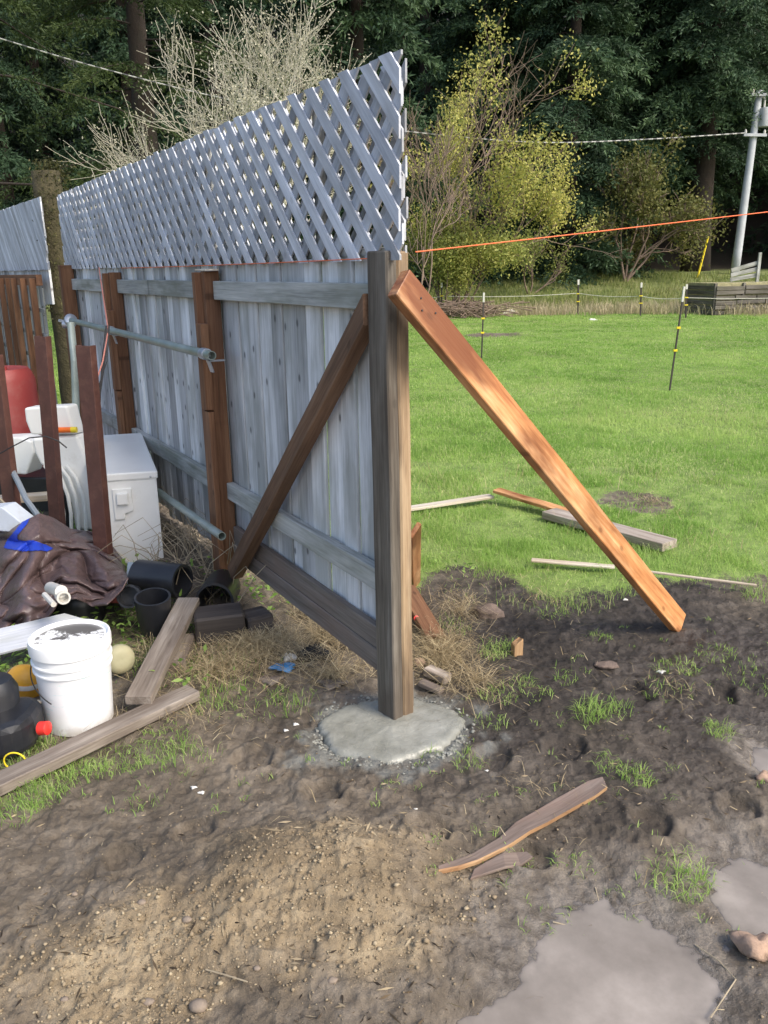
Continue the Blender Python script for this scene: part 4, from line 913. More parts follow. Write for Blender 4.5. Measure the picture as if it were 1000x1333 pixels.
def grass_all():
    rn = np.random.RandomState(17)
    x, y, r = sample(900000, 1.6, 31, -36, 33, rn); g = zone_grass(x, y); t, o = fence_t(x, y)
    cl = fbm(x*3.2, y*3.2, 201, 3); big = fbm(x*.7, y*.7, 205, 3)
    near = r < 4.2
    prob = g**1.6*np.where(r < 7, .25+1.5*sst(.35, .6, cl), 1.)
    left = (o > .02)
    prob = np.where(left, prob*.8, prob)
    keep = (rn.rand(len(x)) < prob) & (np.abs(o) > .035)
    # keep clear of bucket, cabinet, concrete
    for (cx, cy, rad) in ((G(103, 938)[0], G(103, 938)[1], .15), (G(508, 946)[0], G(508, 946)[1], .27)): keep &= np.hypot(x-cx, y-cy) > rad
    x, y, r, g, cl, big, left = (q[keep] for q in (x, y, r, g, cl, big, left)); n = len(x); z = gh(x, y)-.004
    h = (.028+.045*sst(.35, .65, cl)+.025*rn.rand(n))*(.5+.8*big)*np.where(r > 5.5, 1.15, .95)
    h = np.minimum(h*np.where(r > 9, .85, 1), .15)*np.where(left, .9, 1)
    wd = np.maximum(.0026, .0007*r)*rn.uniform(.7, 1.3, n)
    rt = x/y
    tint = .30+.60*(big-.35)+.45*(fbm(x*2.3, y*1.6, 211, 3)-.44)+.24*(rn.rand(n)-.5)+.14*sst(.3, .7, fbm(x*.35+7, y*.35, 207, 2))
    dry = rn.rand(n) < (.07+.26*sst(.45, .65, fbm(x*1.3, y*1.3, 209, 3)))*np.where(r < 12, 1, .4)
    tint = np.where(dry, .85+.1*rn.rand(n), tint); tint = np.where(left & ~dry, tint-.17, tint)
    blades('grass', np.stack([x, y, z], -1), h, wd, rn.uniform(.15, .85, n), np.clip(tint, 0, 1), GR, 'green grass of the field and yard', 'grass')
    # sparse tufts over the mud on the right
    P_, Hh, Ww, Tt, Ll = [], [], [], [], []
    def tuft(px, py, k, rad, hh, ti=.45):
        c = G(px, py); a = rn.uniform(0, 2*np.pi, k); q = rad*np.sqrt(rn.rand(k)); X = c[0]+q*np.cos(a); Y = c[1]+q*np.sin(a)
        P_.append(np.stack([X, Y, gh(X, Y)-.003], -1)); Hh.append(hh*rn.uniform(.5, 1.2, k)); Ww.append(rn.uniform(.0018, .0036, k)); Tt.append(ti+rn.uniform(-.2, .25, k)); Ll.append(rn.uniform(.3, 1.1, k))
    for (px, py, k, rad, hh) in ((770, 930, 110, .06, .09), (800, 925, 50, .06, .07), (880, 870, 70, .08, .06), (930, 850, 60, .08, .06), (830, 1015, 90, .05, .05), (800, 1000, 60, .06, .05), (935, 950, 80, .05, .06), (885, 1140, 110, .07, .07), (905, 1120, 50, .06, .06), (650, 905, 70, .07, .06), (610, 990, 60, .05, .05), (640, 940, 40, .06, .05), (555, 975, 20, .03, .05), (735, 885, 30, .05, .05), (700, 905, 40, .06, .05), (980, 880, 60, .1, .06), (10, 1050, 160, .1, .06), (60, 1030, 130, .08, .06), (110, 1005, 110, .07, .06), (170, 985, 90, .08, .045), (220, 960, 80, .08, .04), (180, 1040, 35, .07, .04), (680, 890, 40, .05, .05), (640, 850, 70, .06, .08), (660, 845, 50, .05, .07), (590, 820, 60, .08, .07), (870, 900, 40, .08, .05), (780, 830, 40, .05, .05), (720, 800, 50, .08, .05)):
        tuft(px, py, int(k*1.2), rad*1.15, hh)
    for (px, py, k, rad, hh) in ((600, 705, 260, .16, .13), (680, 715, 220, .14, .12), (740, 700, 200, .16, .12), (860, 735, 260, .18, .14), (940, 735, 260, .2, .14), (565, 690, 150, .1, .13), (800, 745, 120, .12, .12), (640, 745, 120, .12, .09), (900, 690, 160, .2, .11), (700, 650, 160, .25, .11), (990, 770, 160, .15, .12)):
        tuft(px, py, k, rad, hh, .42)
    for k in range(260):
        px, py = rn.uniform(-20, 1010), rn.uniform(800, 1200)
        if px < 560 and py > 1060: continue
        tuft(px, py, rn.randint(3, 9), .02, .035)
    blades('grass', np.concatenate(P_), np.concatenate(Hh), np.concatenate(Ww), np.concatenate(Ll), np.clip(np.concatenate(Tt), 0, 1), GR, 'sparse green tufts growing through the mud', 'grass')
    # straw mats
    P_, Hh, Ww = [], [], []
    for (px, py, rx, ry, k) in ((330, 850, 90, 40, 1900), (420, 835, 70, 35, 1200), (440, 880, 60, 20, 600), (280, 880, 70, 30, 700), (575, 855, 45, 38, 1300), (600, 800, 40, 30, 350), (300, 760, 50, 40, 500), (620, 890, 50, 30, 300), (400, 800, 60, 40, 600), (850, 655, 45, 20, 260), (700, 780, 120, 60, 240), (880, 900, 120, 60, 140), (700, 1030, 250, 120, 130), (250, 940, 120, 40, 200), (200, 850, 60, 60, 400)):
        b = blob(px, py, rx, ry); a = rn.uniform(0, 2*np.pi, k); q = np.abs(rn.normal(0, .55, k)); X = b[0]+b[2]*q*np.cos(a); Y = b[1]+b[3]*q*np.sin(a)
        P_.append(np.stack([X, Y, gh(X, Y)+rn.uniform(.0, .03, k)], -1)); Hh.append(rn.uniform(.05, .22, k) if k > 260 else rn.uniform(.03, .09, k)); Ww.append(rn.uniform(.0012, .003, k))
    p = np.concatenate(P_); t, o = fence_t(p[:, 0], p[:, 1]); kk = (np.abs(o) > .03) & (np.hypot(p[:, 0]-G(508, 946)[0], p[:, 1]-G(508, 946)[1]) > .27)
    p = p[kk]; n = len(p)
    blades('straw', p, np.concatenate(Hh)[kk], np.concatenate(Ww)[kk], np.ones(n)*.9, rn.rand(n), ST, 'dry matted straw round the fence foot', 'straw', flat=1)
    # taller seedy stalks and dry bank
    x, y, r = sample(60000, 29.5, 43, -12, 31, rn); keep = rn.rand(len(x)) < .35+.65*sst(.4, .6, fbm(x*.6, y*.6, 221, 3)); x, y, r = x[keep], y[keep], r[keep]; n = len(x)
    blades('bank_grass', np.stack([x, y, gh(x, y)], -1), rn.uniform(.12, .40, n)*(1+.6*(y < 32)), rn.uniform(.012, .03, n), rn.uniform(.1, .7, n), np.where(y+rn.uniform(-.5, .5, n) < 32.2, .75+.25*rn.rand(n), .05+.5*rn.rand(n)), leafmat('bank_grass', [(.15, (.12, .18, .04)), (.42, (.24, .27, .08)), (.8, (.50, .42, .29))], .3, .7, .3), 'tall dry grass on the bank behind the field', 'grass')
    # tall stalks in the mid field
    x, y, r = sample(2600, 4.5, 12, -5, 30, rn); keep = (zone_grass(x, y) > .6) & (rn.rand(len(x)) < sst(.5, .62, fbm(x*1.1, y*1.1, 231, 3))); x, y, r = x[keep], y[keep], r[keep]; n = len(x)
    if n: blades('seed_stalks', np.stack([x, y, gh(x, y)], -1), rn.uniform(.10, .22, n), rn.uniform(.0018, .003, n), rn.uniform(.3, 1., n), rn.rand(n), ST, 'pale seed stalks standing above the field grass', 'grass')
grass_all()
def brambles():
    rr = random.Random(21); mb = MB()
    for k in range(110):
        px, py = rr.gauss(262, 38), rr.gauss(745, 26)
        if px > 325: px = 300
        g = G(px, py); a = np.array([g[0], g[1], gz(g)]); az = rr.uniform(0, 6.28); L = rr.uniform(.15, .5); h = rr.uniform(.05, .32)
        d = np.array([math.cos(az), math.sin(az)*.5, 0]); pts = [a]
        for q in (.3, .6, 1.): pts.append(a+d*L*q+ZZ*(h*math.sin(q*2.4))+np.array([rr.uniform(-.02, .02), 0, 0]))
        mb.tube(pts, [.0026, .0022, .0018, .001], 4)
    tag(mb.build('dry_brambles', M['twigp']), 'tangle of dry bramble stems at the fence foot by the fallen pipe', 'brambles', kind='stuff')
    # few litter twigs on the mud
    for (pts, lab) in (([(268, 1262), (290, 1268), (322, 1278)], 'thin pale twig on the tan soil at the bottom'), ([(720, 1200), (745, 1206), (785, 1218)], 'pale twig crossing the upper edge of the big puddle'), ([(905, 1230), (935, 1250), (958, 1275), (925, 1325)], 'bent pale stem at the right of the big puddle'), ([(775, 1155), (780, 1175), (785, 1183)], 'short dark twig at the top of the big puddle')):
        w3 = [G(x, y, gz(G(x, y))+.008) for x, y in pts]; w3 = [np.array([p[0], p[1], max(p[2], -.05)]) for p in w3]
        tag(MB().tube(w3, .0018, 5).build('twig', M['twigp']), lab, 'twig')
brambles()
def litter():
    rn = np.random.RandomState(77); n = 2600; px = rn.uniform(-20, 1020, n); py = rn.uniform(800, 1335, n)
    d = FW*FPX+RT*(px[:, None]-500)+UP*(666.5-py[:, None]); p = CAM+d*(-CAMH/d[:, 2])[:, None]; k = (np.hypot(p[:, 0]-G(508, 946)[0], p[:, 1]-G(508, 946)[1]) > .27)&(rn.rand(n) < .35+.65*(fbm(p[:, 0]*2.5, p[:, 1]*2.5, 400, 2) > .38))
    for b in PUD: k &= bd(b, p[:, 0], p[:, 1]) > 1.25
    p = p[k]; n = len(p); B = np.stack([p[:, 0], p[:, 1], gh(p[:, 0], p[:, 1])+.003], -1); a = rn.uniform(0, 6.28, n); D = np.stack([np.cos(a), np.sin(a), rn.normal(0, .12, n)], -1)
    L = np.exp(rn.normal(-4.1, .55, n)); V, Q = leafquads(B, D, np.clip(L, .004, .06), np.clip(L*.22, .0015, .006), rn)
    tag(fastmesh('mud_litter', V, Q, np.repeat(rn.rand(n), 4), leafmat('litter_flakes', [(.25, (.03, .022, .016)), (.5, (.12, .085, .05)), (.8, (.42, .34, .22))], .1, .8, 3)), 'broken stems and bark flakes littering the mud', 'litter', kind='stuff')
# leafy green weeds by the fence foot
def weeds():
    rn = np.random.RandomState(9); Vs = []; 
    for (px, py, k, rad) in ((312, 772, 90, .12), (335, 790, 60, .08), (255, 900, 30, .1), (165, 830, 140, .12), (190, 800, 90, .12), (20, 870, 120, .14), (140, 770, 80, .1), (600, 745, 40, .1)):
        c = G(px, py); x = c[0]+rn.normal(0, rad, k); y = c[1]+rn.normal(0, rad*.7, k); z = gh(x, y)+rn.uniform(.01, .12, k)
        Vs.append(np.stack([x, y, z], -1))
    B = np.concatenate(Vs); n = len(B); D = rn.normal(0, 1, (n, 3)); D[:, 2] = np.abs(D[:, 2])*.3; V, Q = leafquads(B, D, rn.uniform(.02, .05, n), rn.uniform(.01, .022, n), rn)
    tag(fastmesh('weeds', V, Q, np.repeat(rn.uniform(.1, .6, n), 4), GR), 'small leafy green weeds among the yard junk', 'weeds', kind='stuff')
def leafquads(B, D, L, Wd, rn):
    D = D/np.linalg.norm(D, axis=1, keepdims=True); S_ = np.cross(D, rn.normal(0, 1, D.shape)+np.array([0, 0, .01])); S_ = S_/(np.linalg.norm(S_, axis=1, keepdims=True)+1e-9)
    L = np.asarray(L)[:, None]; Wd = np.asarray(Wd)[:, None]
    V = np.stack([B, B+D*L*.45+S_*Wd/2, B+D*L, B+D*L*.45-S_*Wd/2], 1).reshape(-1, 3)
    return V, (np.arange(len(B))[:, None]*4+np.arange(4)[None])
weeds(); litter()
# ================================================================ TREES
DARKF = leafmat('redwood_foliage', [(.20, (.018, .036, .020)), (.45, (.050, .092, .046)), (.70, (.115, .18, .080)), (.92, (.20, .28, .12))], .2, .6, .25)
OLIVF = leafmat('redwood_sprays', [(.15, (.018, .032, .010)), (.45, (.045, .070, .020)), (.8, (.11, .145, .045))], .25, .6, .4)
YELF = leafmat('yellow_leaves', [(.15, (.09, .12, .03)), (.40, (.26, .30, .08)), (.6, (.50, .48, .14)), (.85, (.78, .70, .20))], .4, .5, .5)
LICH = leafmat('pale_lichen', [(.2, (.22, .20, .13)), (.5, (.42, .40, .29)), (.8, (.60, .58, .46))], .2, .8, 2)
def conifer(H, zb, Rr, nb, ntw, nl, leaf, rn, rise=.12, droop=.42, front=None, hang=.5, lw=.30):
    """crown leaf clusters and branch curves of a redwood; returns V, tint, branches"""
    zz = zb+(H-zb)*rn.rand(nb)**.9; az = rn.uniform(0, 2*np.pi, nb) if front is None else rn.normal(front, 1.1, nb)
    rel = (zz-zb)/(H-zb); Lb = Rr*(1-rel)**.55*(.75+.25*np.minimum(1, (rel+.05)*8))*rn.uniform(.6, 1.18, nb)
    out = np.stack([np.cos(az), np.sin(az), np.zeros(nb)], -1); per = np.stack([-np.sin(az), np.cos(az), np.zeros(nb)], -1); up = np.array([0, 0, 1.])
    def bp(i, s): return (np.array([0, 0, 1.])*zz[i][..., None]+out[i]*(Lb[i]*s)[..., None]+up*((rise*s-droop*s**2)*Lb[i])[..., None])
    I = np.repeat(np.arange(nb), ntw); s = rn.uniform(.18, 1., len(I)); base = bp(I, s)
    sg = np.where(rn.rand(len(I)) < .5, -1., 1.); td = per[I]*sg[:, None]*rn.uniform(.5, 1., len(I))[:, None]+out[I]*rn.uniform(.2, .9, len(I))[:, None]+up*rn.uniform(-.35, .1, len(I))[:, None]
    td /= np.linalg.norm(td, axis=1, keepdims=True); tl = Lb[I]*(.12+.26*(1-s))*rn.uniform(.6, 1.3, len(I))+.15
    J = np.repeat(np.arange(len(I)), nl); q = rn.uniform(0, 1, len(J))
    B = base[J]+td[J]*(tl[J]*q)[:, None]-up*(hang*q**2*tl[J]*.8)[:, None]+rn.normal(0, leaf*.22, (len(J), 3))
    D = td[J]*.7+rn.normal(0, .45, (len(J), 3))-up*rn.uniform(.1, .9, len(J))[:, None]*hang
    V, Q = leafquads(B, D, leaf*rn.uniform(.6, 1.4, len(J)), leaf*lw*rn.uniform(.6, 1.3, len(J)), rn)
    tw = rn.rand(len(I)); bt = rn.rand(nb); tint = np.clip(.34+.30*(tw[J]-.5)+.16*(rn.rand(len(J))-.5)+.30*(s[J]-.6)+.30*(bt[I[J]]-.5)+.10*q, 0, 1)  # leaf colour lightens towards branch ends, imitating sunlit tips
    br = [[bp(np.array([i]), np.array([k]))[0] for k in (0, .35, .7, .95)] for i in range(nb)]
    return V, tint, br, Lb
def put_tree(name, base, parts, lab, cat, fol, trunk_r, H, rn, lean=(0, 0), trunkmat='bark', rot=0., brr=.03, nbr=60):
    V, tint, br, Lb = parts; root = thing(name, base, lab, cat); base = np.array(base, float)
    c, s = math.cos(rot), math.sin(rot); Rm = np.array([[c, -s, 0], [s, c, 0], [0, 0, 1]])
    Vw = V@Rm.T+base; Q = np.arange(len(Vw)).reshape(-1, 4)
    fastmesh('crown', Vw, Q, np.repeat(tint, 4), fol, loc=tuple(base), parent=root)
    mb = MB(); k = 9; mb.tube([base+np.array([lean[0]*q*H, lean[1]*q*H, q*H-.3*(q == 0)]) for q in np.linspace(0, 1, k)], [trunk_r*(1.25 if q == 0 else 1)*(1-.88*q) for q in np.linspace(0, 1, k)], 12)
    for b in br[:nbr]: mb.tube([base+Rm@p for p in b], [brr, brr*.8, brr*.5, brr*.2], 4)
    mb.build('trunk', M[trunkmat], root, smooth='all'); return root
def at_ground(px, Y):
    p = P(px, 350, Y); return (p[0], Y, float(macro(np.array(p[0]), np.array(Y))))
rn = np.random.RandomState(33)
# the wood behind, which reads as one dark mass
protos = [conifer(24, .5, 4.3, 170, 24, 9, .34, rn) for _ in range(3)]
VV, TT, TR = [], [], MB()
spots = []
for row, (Y, dx) in enumerate(((49, 5.6), (56, 6.0), (65, 6.5), (77, 8))):
    X = -54+row*2.5
    while X < 50:
        spots.append((X+rn.uniform(-1.3, 1.3), Y+rn.uniform(-2, 2))); X += dx
for i, (x, y) in enumerate(spots):
    if abs(x-(y*.40)) < 3.0 and y < 53 : continue
    V, tint, br, Lb = protos[i % 3]; a = rn.uniform(0, 6.28); c, s = math.cos(a), math.sin(a); sc = rn.uniform(.85, 1.15)
    b = np.array([x, y, float(macro(np.array(x), np.array(y)))])
    VV.append((V*sc)@np.array([[c, -s, 0], [s, c, 0], [0, 0, 1]]).T+b); TT.append(np.clip(tint+rn.uniform(-.12, .10)-(.12 if x < -4 else 0), 0, 1))  # trees on the left get a darker leaf colour standing in for deep shade
    TR.tube([b-ZZ*.5, b+ZZ*10, b+ZZ*22*sc], [.5, .38, .1], 8)
VV = np.concatenate(VV); TT = np.concatenate(TT)
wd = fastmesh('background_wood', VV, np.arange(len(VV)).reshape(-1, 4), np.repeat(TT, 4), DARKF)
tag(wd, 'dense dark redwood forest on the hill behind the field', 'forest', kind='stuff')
tag(TR.build('wood_trunks', M['bark']), 'dark trunks within the forest on the hill', 'forest', kind='stuff')
# individual conifers in front
def big(px, Y, H, zb, Rr, seed, lab, nb=200, ntw=32, nl=16, leaf=.23, fol=DARKF, tr=.45, **kw):
    r_ = np.random.RandomState(seed); put_tree('redwood_tree', at_ground(px, Y), conifer(H, zb, Rr, nb, ntw, nl, leaf, r_, **kw), lab, 'tree', fol, tr, H, r_, rot=0)
big(735, 41, 21, .3, 4.6, 1, 'broad dark green conifer right of the yellow-leaved tree, foliage to the ground', nb=260)
big(628, 44, 22, .2, 4.4, 2, 'dark conifer standing directly behind the yellow-leaved tree', nb=240)
big(905, 44, 24, 4.6, 5.2, 3, 'tall conifer with bare double trunk showing left of the utility pole', nb=240, tr=.62, droop=.5)
big(1040, 46, 24, 7.0, 5.0, 4, 'tall conifer at the right edge behind the utility pole', nb=220, tr=.6)
big(835, 46, 24, 3.8, 4.6, 6, 'dark conifer between the broad conifer and the double-trunked one', nb=220, tr=.4)
big(205, 24, 16, 3.2, 5.0, 7, 'redwood with long drooping olive branches above the left of the fence', nb=52, ntw=40, nl=26, leaf=.12, fol=OLIVF, tr=.42, droop=.30, rise=.05)
big(-70, 17, 14, 2.2, 5.6, 8, 'redwood at the upper left edge with sweeping green branches', nb=40, ntw=44, nl=30, leaf=.10, fol=OLIVF, tr=.4, droop=.28, rise=.05)
big(470, 34, 20, 1.5, 4.5, 9, 'dark conifer behind the tip of the lattice', nb=150, fol=DARKF, leaf=.28, nl=10)
# ---- deciduous skeletons
def skel(base, dirv, L, r, depth, rr, out, tips, spread=.6, gn=3, upb=.12, minr=.006, zig=.25):
    pts = [np.array(base, float)]; d = nrm(dirv); k = 4
    for i in range(k):
        d = nrm(d+np.array([rr.gauss(0, zig*.5), rr.gauss(0, zig*.5), rr.gauss(0, zig*.4)+upb*.5])); pts.append(pts[-1]+d*L/k)
    out.append((pts, r))
    if depth == 0 or r < minr: tips.append((pts[-1], d, pts)); return
    for c in range(gn if depth > 1 else gn+1):
        i = rr.choice((2, 3, 4, 4)); a = np.array([rr.gauss(0, 1), rr.gauss(0, 1), rr.gauss(0, .7)]); a = nrm(a-d*np.dot(a, d))
        skel(pts[i], nrm(d+a*spread*rr.uniform(.6, 1.4)), L*rr.uniform(.55, .85), r*.6, depth-1, rr, out, tips, spread, gn, upb, minr, zig)
def skel_mesh(out, minr=.008):
    mb = MB()
    for pts, r in out: mb.tube(pts, [max(minr, r*(1-.1*i)) for i in range(len(pts))], 7 if r > .05 else 4, cap=False)
    return mb
def decid(name, base, stems, lab, cat, barkm, leafm=None, leafn=0, leafs=.1, spreadleaf=.2, seed=1, depth=4, minr=.008, spread=.6, gn=3, upb=.12, zig=.25, partname='foliage', ts=(.1, .9), gap=.35):
    rr = random.Random(seed); out = []; tips = []; base = np.array(base, float); root = thing(name, base, lab, cat)
    for (d, L, r) in stems: skel(base-ZZ*.1, d, L, r, depth, rr, out, tips, spread, gn, upb, .004, zig)
    skel_mesh(out, minr).build('branches', M[barkm], root, smooth='all')
    if leafm is not None:
        rn_ = np.random.RandomState(seed); T = np.array([p for t in tips for p in t[2][1:]]); I = rn_.randint(0, len(T), leafn)
        clump = np.clip((fbm(T[:, 0]*.75+seed, T[:, 2]*.75+T[:, 1]*.5, 300+seed, 3)-.2)/.5+rn_.uniform(-.16, .16, len(T)), 0, 1); keepc = clump[I] > gap; I = I[keepc]
        B = T[I]+rn_.normal(0, spreadleaf, (len(I), 3)); D = rn_.normal(0, 1, (len(I), 3))-np.array([0, 0, .3])
        V, Q = leafquads(B, D, leafs*rn_.uniform(.6, 1.3, len(I)), leafs*.6*rn_.uniform(.6, 1.2, len(I)), rn_)
        ti = rn_.uniform(*ts, len(I))*.6+clump[I]*.4
        fastmesh(partname, V, Q, np.repeat(ti, 4), leafm, loc=tuple(base), parent=root)
    return root
decid('yellow_tree', at_ground(596, 30), [((.03, 0, 1), 3.6, .07), ((-.22, .1, 1), 3.2, .05), ((.34, -.1, .95), 3.1, .05), ((-.1, -.4, .9), 2.6, .04), ((.6, 0, .6), 2.4, .04)], 'slender tree with yellow-green autumn leaves behind the post', 'tree', 'twig', YELF, 30000, .11, .20, seed=4, depth=4, minr=.007, spread=.65, ts=(.1, 1.), gap=.60)
decid('yellow_bush', at_ground(582, 29.3), [((.3, 0, .8), 1.7, .05), ((-.3, .1, .8), 1.5, .05), ((.8, 0, .5), 1.5, .04), ((-.6, 0, .7), 1.4, .04), ((0, -.3, .5), 1.2, .03)], 'low bushy yellow-green shrub at the foot of the yellow tree', 'bush', 'twig', YELF, 24000, .10, .25, seed=8, depth=3, spread=.7, ts=(.0, .7))
decid('lichen_tree', at_ground(350, 17), [((.03, 0, 1), 2.9, .05), ((-.15, 0, 1), 2.7, .035), ((.2, .1, .95), 2.7, .035), ((.1, -.1, .95), 2.2, .035)], 'bare tree of pale lichened upright branches above the lattice', 'tree', 'lichen', LICH, 15000, .045, .08, seed=12, depth=4, minr=.0045, spread=.55, gn=4, upb=.12, zig=.4, partname='lichen')
decid('leaning_branch_tree', at_ground(275, 14), [((-.30, 0, 1), 1.75, .05), ((-.1, 0, 1), 1.7, .04), ((-.4, .1, .9), 1.5, .04)], 'pale crooked lichen-covered limb leaning left of the bare tree', 'tree', 'lichen', LICH, 9000, .04, .06, seed=15, depth=4, minr=.005, spread=.8, upb=.03, zig=.5, partname='lichen')
decid('brown_brush', at_ground(545, 23), [((.02, 0, 1), 2.6, .03), ((-.1, 0, 1), 2.4, .03), ((.12, 0, 1), 2.3, .03), ((.05, .2, 1), 2.5, .03)], 'brown leafless brush just right of the lattice end', 'bush', 'twig', None, seed=17, depth=5, minr=.008, spread=.5, gn=3, upb=.1)
decid('autumn_shrub', at_ground(815, 38), [((.2, 0, 1), 2.2, .07), ((-.3, 0, 1), 2.0, .06), ((.6, 0, .8), 1.9, .06), ((0, 0, 1), 2.2, .06)], 'olive-brown shrub with bare pale twigs at the forest edge', 'bush', 'twig', leafmat('olive_leaves', [(.2, (.04, .055, .015)), (.5, (.13, .14, .04)), (.8, (.26, .23, .07))], .3), 14000, .16, .3, seed=23, depth=4, minr=.013, spread=.7)
decid('low_shrub', at_ground(690, 36), [((.3, 0, .7), 1.0, .04), ((-.4, 0, .7), 1.0, .04), ((.8, 0, .5), 1., .04)], 'low green shrub on the near edge of the bank', 'bush', 'twig', YELF, 2600, .11, .25, seed=29, depth=3, minr=.01, ts=(0, .35))
# brush pile at the far left of the field
rr = random.Random(5); mb = MB()
for k in range(260):
    x, y = P(600+rr.gauss(0, 28), 395, 28.5)[0], 28.5+rr.gauss(0, .5); a = np.array([x, y, rr.uniform(.0, .45)]); d = np.array([rr.gauss(0, 1), rr.gauss(0, .5), rr.gauss(0, .35)]); mb.tube([a-d*.35, a+d*.35+ZZ*.05], [.02, .008], 4)
tag(mb.build('brush_pile', M['twig']), 'heap of cut brown brush along the far fence line', 'brush pile', kind='stuff')
# mossy trunk in the fence gap
b = P(77, 350, 7.75); b[2] = 0
tr = thing('mossy_trunk', b, 'mossy tree trunk filling the gap between the two lattice runs', 'tree')
mb = MB(); mb.tube([b+ZZ*z+np.array([math.sin(z*1.7)*.02, 0, 0]) for z in np.linspace(-.1, 2.45, 12)], [.145*(1-.07*z)+random.uniform(-.01, .01) for z in np.linspace(-.1, 2.45, 12)], 18).build('trunk', M['mossbark'], tr, smooth='all')
rn_ = np.random.RandomState(3); n = 5200; B = b+np.stack([np.clip(rn_.normal(.03, .08, n), -.10, .25), rn_.normal(.02, .09, n), rn_.uniform(1.2, 2.55, n)], -1); V, Q = leafquads(B, rn_.normal(0, 1, (n, 3))-np.array([0, 0, .8]), rn_.uniform(.015, .045, n), rn_.uniform(.008, .018, n), rn_)
fastmesh('moss', V, Q, np.repeat(rn_.uniform(0, .8, n), 4), leafmat('moss', [(.2, (.03, .034, .012)), (.5, (.075, .075, .025)), (.8, (.15, .13, .055))], .2), loc=tuple(b), parent=tr)
# hedge behind the far fence at left
# ================================================================ FAR FIELD THINGS
def tpost(top, base, Yd, lab, w=.014, seed=0):
    g = G(*base); Y = g[1] if Yd is None else Yd
    b = g if Yd is None else P(base[0], base[1], Yd); b[2] = float(macro(np.array(b[0]), np.array(b[1]))); t = P(*top, Y)
    root = thing('electric_fence_post', b, lab, 'fence post', 'step-in posts round the field'); d = t-b
    w = max(w, .0011*Y)
    MB().beam(b-d*.02, b+d*.86, w*1.5, w*1.5, up=(0, -1, 0)).build('rod', M['dark'], root)
    MB().beam(b+d*.855, t, w*2., w*2., up=(0, -1, 0)).build('top_cap', M['pvc'], root)
    for q in (.62, .40): MB().beam(b+d*(q-.012)+np.array([-w*1.8, 0, 0]), b+d*(q-.012)+np.array([w*1.8, 0, 0]), w*2.2, .03, up=ZZ).build('insulator', M['yelp'], root)
    return b, d
t1 = tpost((630, 381), (627, 466), None, 'short dark field post with yellow clips just right of the brace top')
t2 = tpost((891, 373), (872, 506), None, 'leaning dark field post with white tip, nearest on the right')
t3 = tpost((575, 368), (575, 396), 29, 'faint far post at the left end of the far fence line')
t4 = tpost((753, 364), (753, 400), 29, 'far post in the middle of the far fence line')
t5 = tpost((835, 368), (834, 408), 27.5, 'far post left of the leaning near post')
t6 = tpost((894, 370), (893, 412), 26.5, 'far post standing behind the leaning near post')
pts = [P(540, 386, 29), t3[0]+t3[1]*.6, t4[0]+t4[1]*.62, t5[0]+t5[1]*.6, t6[0]+t6[1]*.6, P(1100, 384, 26)]
line = []
for a, b in zip(pts[:-1], pts[1:]): line += sag(a, b, .06, 6)
tag(MB().tube(line, .010, 4).build('field_cord', M['wire']), 'thin pale electric cord strung along the far posts', 'cord')
# white cloths on the far grass
def cloth(px, py, r, lab, seed):
    g = G(px, py); g = (g[0], g[1]); mb = MB(); n = 12; rr = random.Random(seed); vs = []; 
    for q, h in ((1., 0), (.8, .6), (.4, 1.), (.05, .7)):
        for j in range(n): t = 6.283*j/n; k = 1+.3*math.sin(3*t+seed)+rr.uniform(-.15, .15); vs.append((g[0]+r*q*k*math.cos(t), g[1]+r*.6*q*k*math.sin(t), float(gh(*g))+h*r*.45*rr.uniform(.6, 1.3)))
    mb.add(vs, [(i*n+j, i*n+(j+1) % n, (i+1)*n+(j+1) % n, (i+1)*n+j) for i in range(3) for j in range(n)]); tag(mb.build('white_cloth', M['paper'], smooth='all'), lab, 'cloth')
cloth(663, 408, .26, 'crumpled white cloth on the far grass between the posts', 2); cloth(772, 416, .12, 'tiny white scrap on the far grass right of the white cloth', 4)
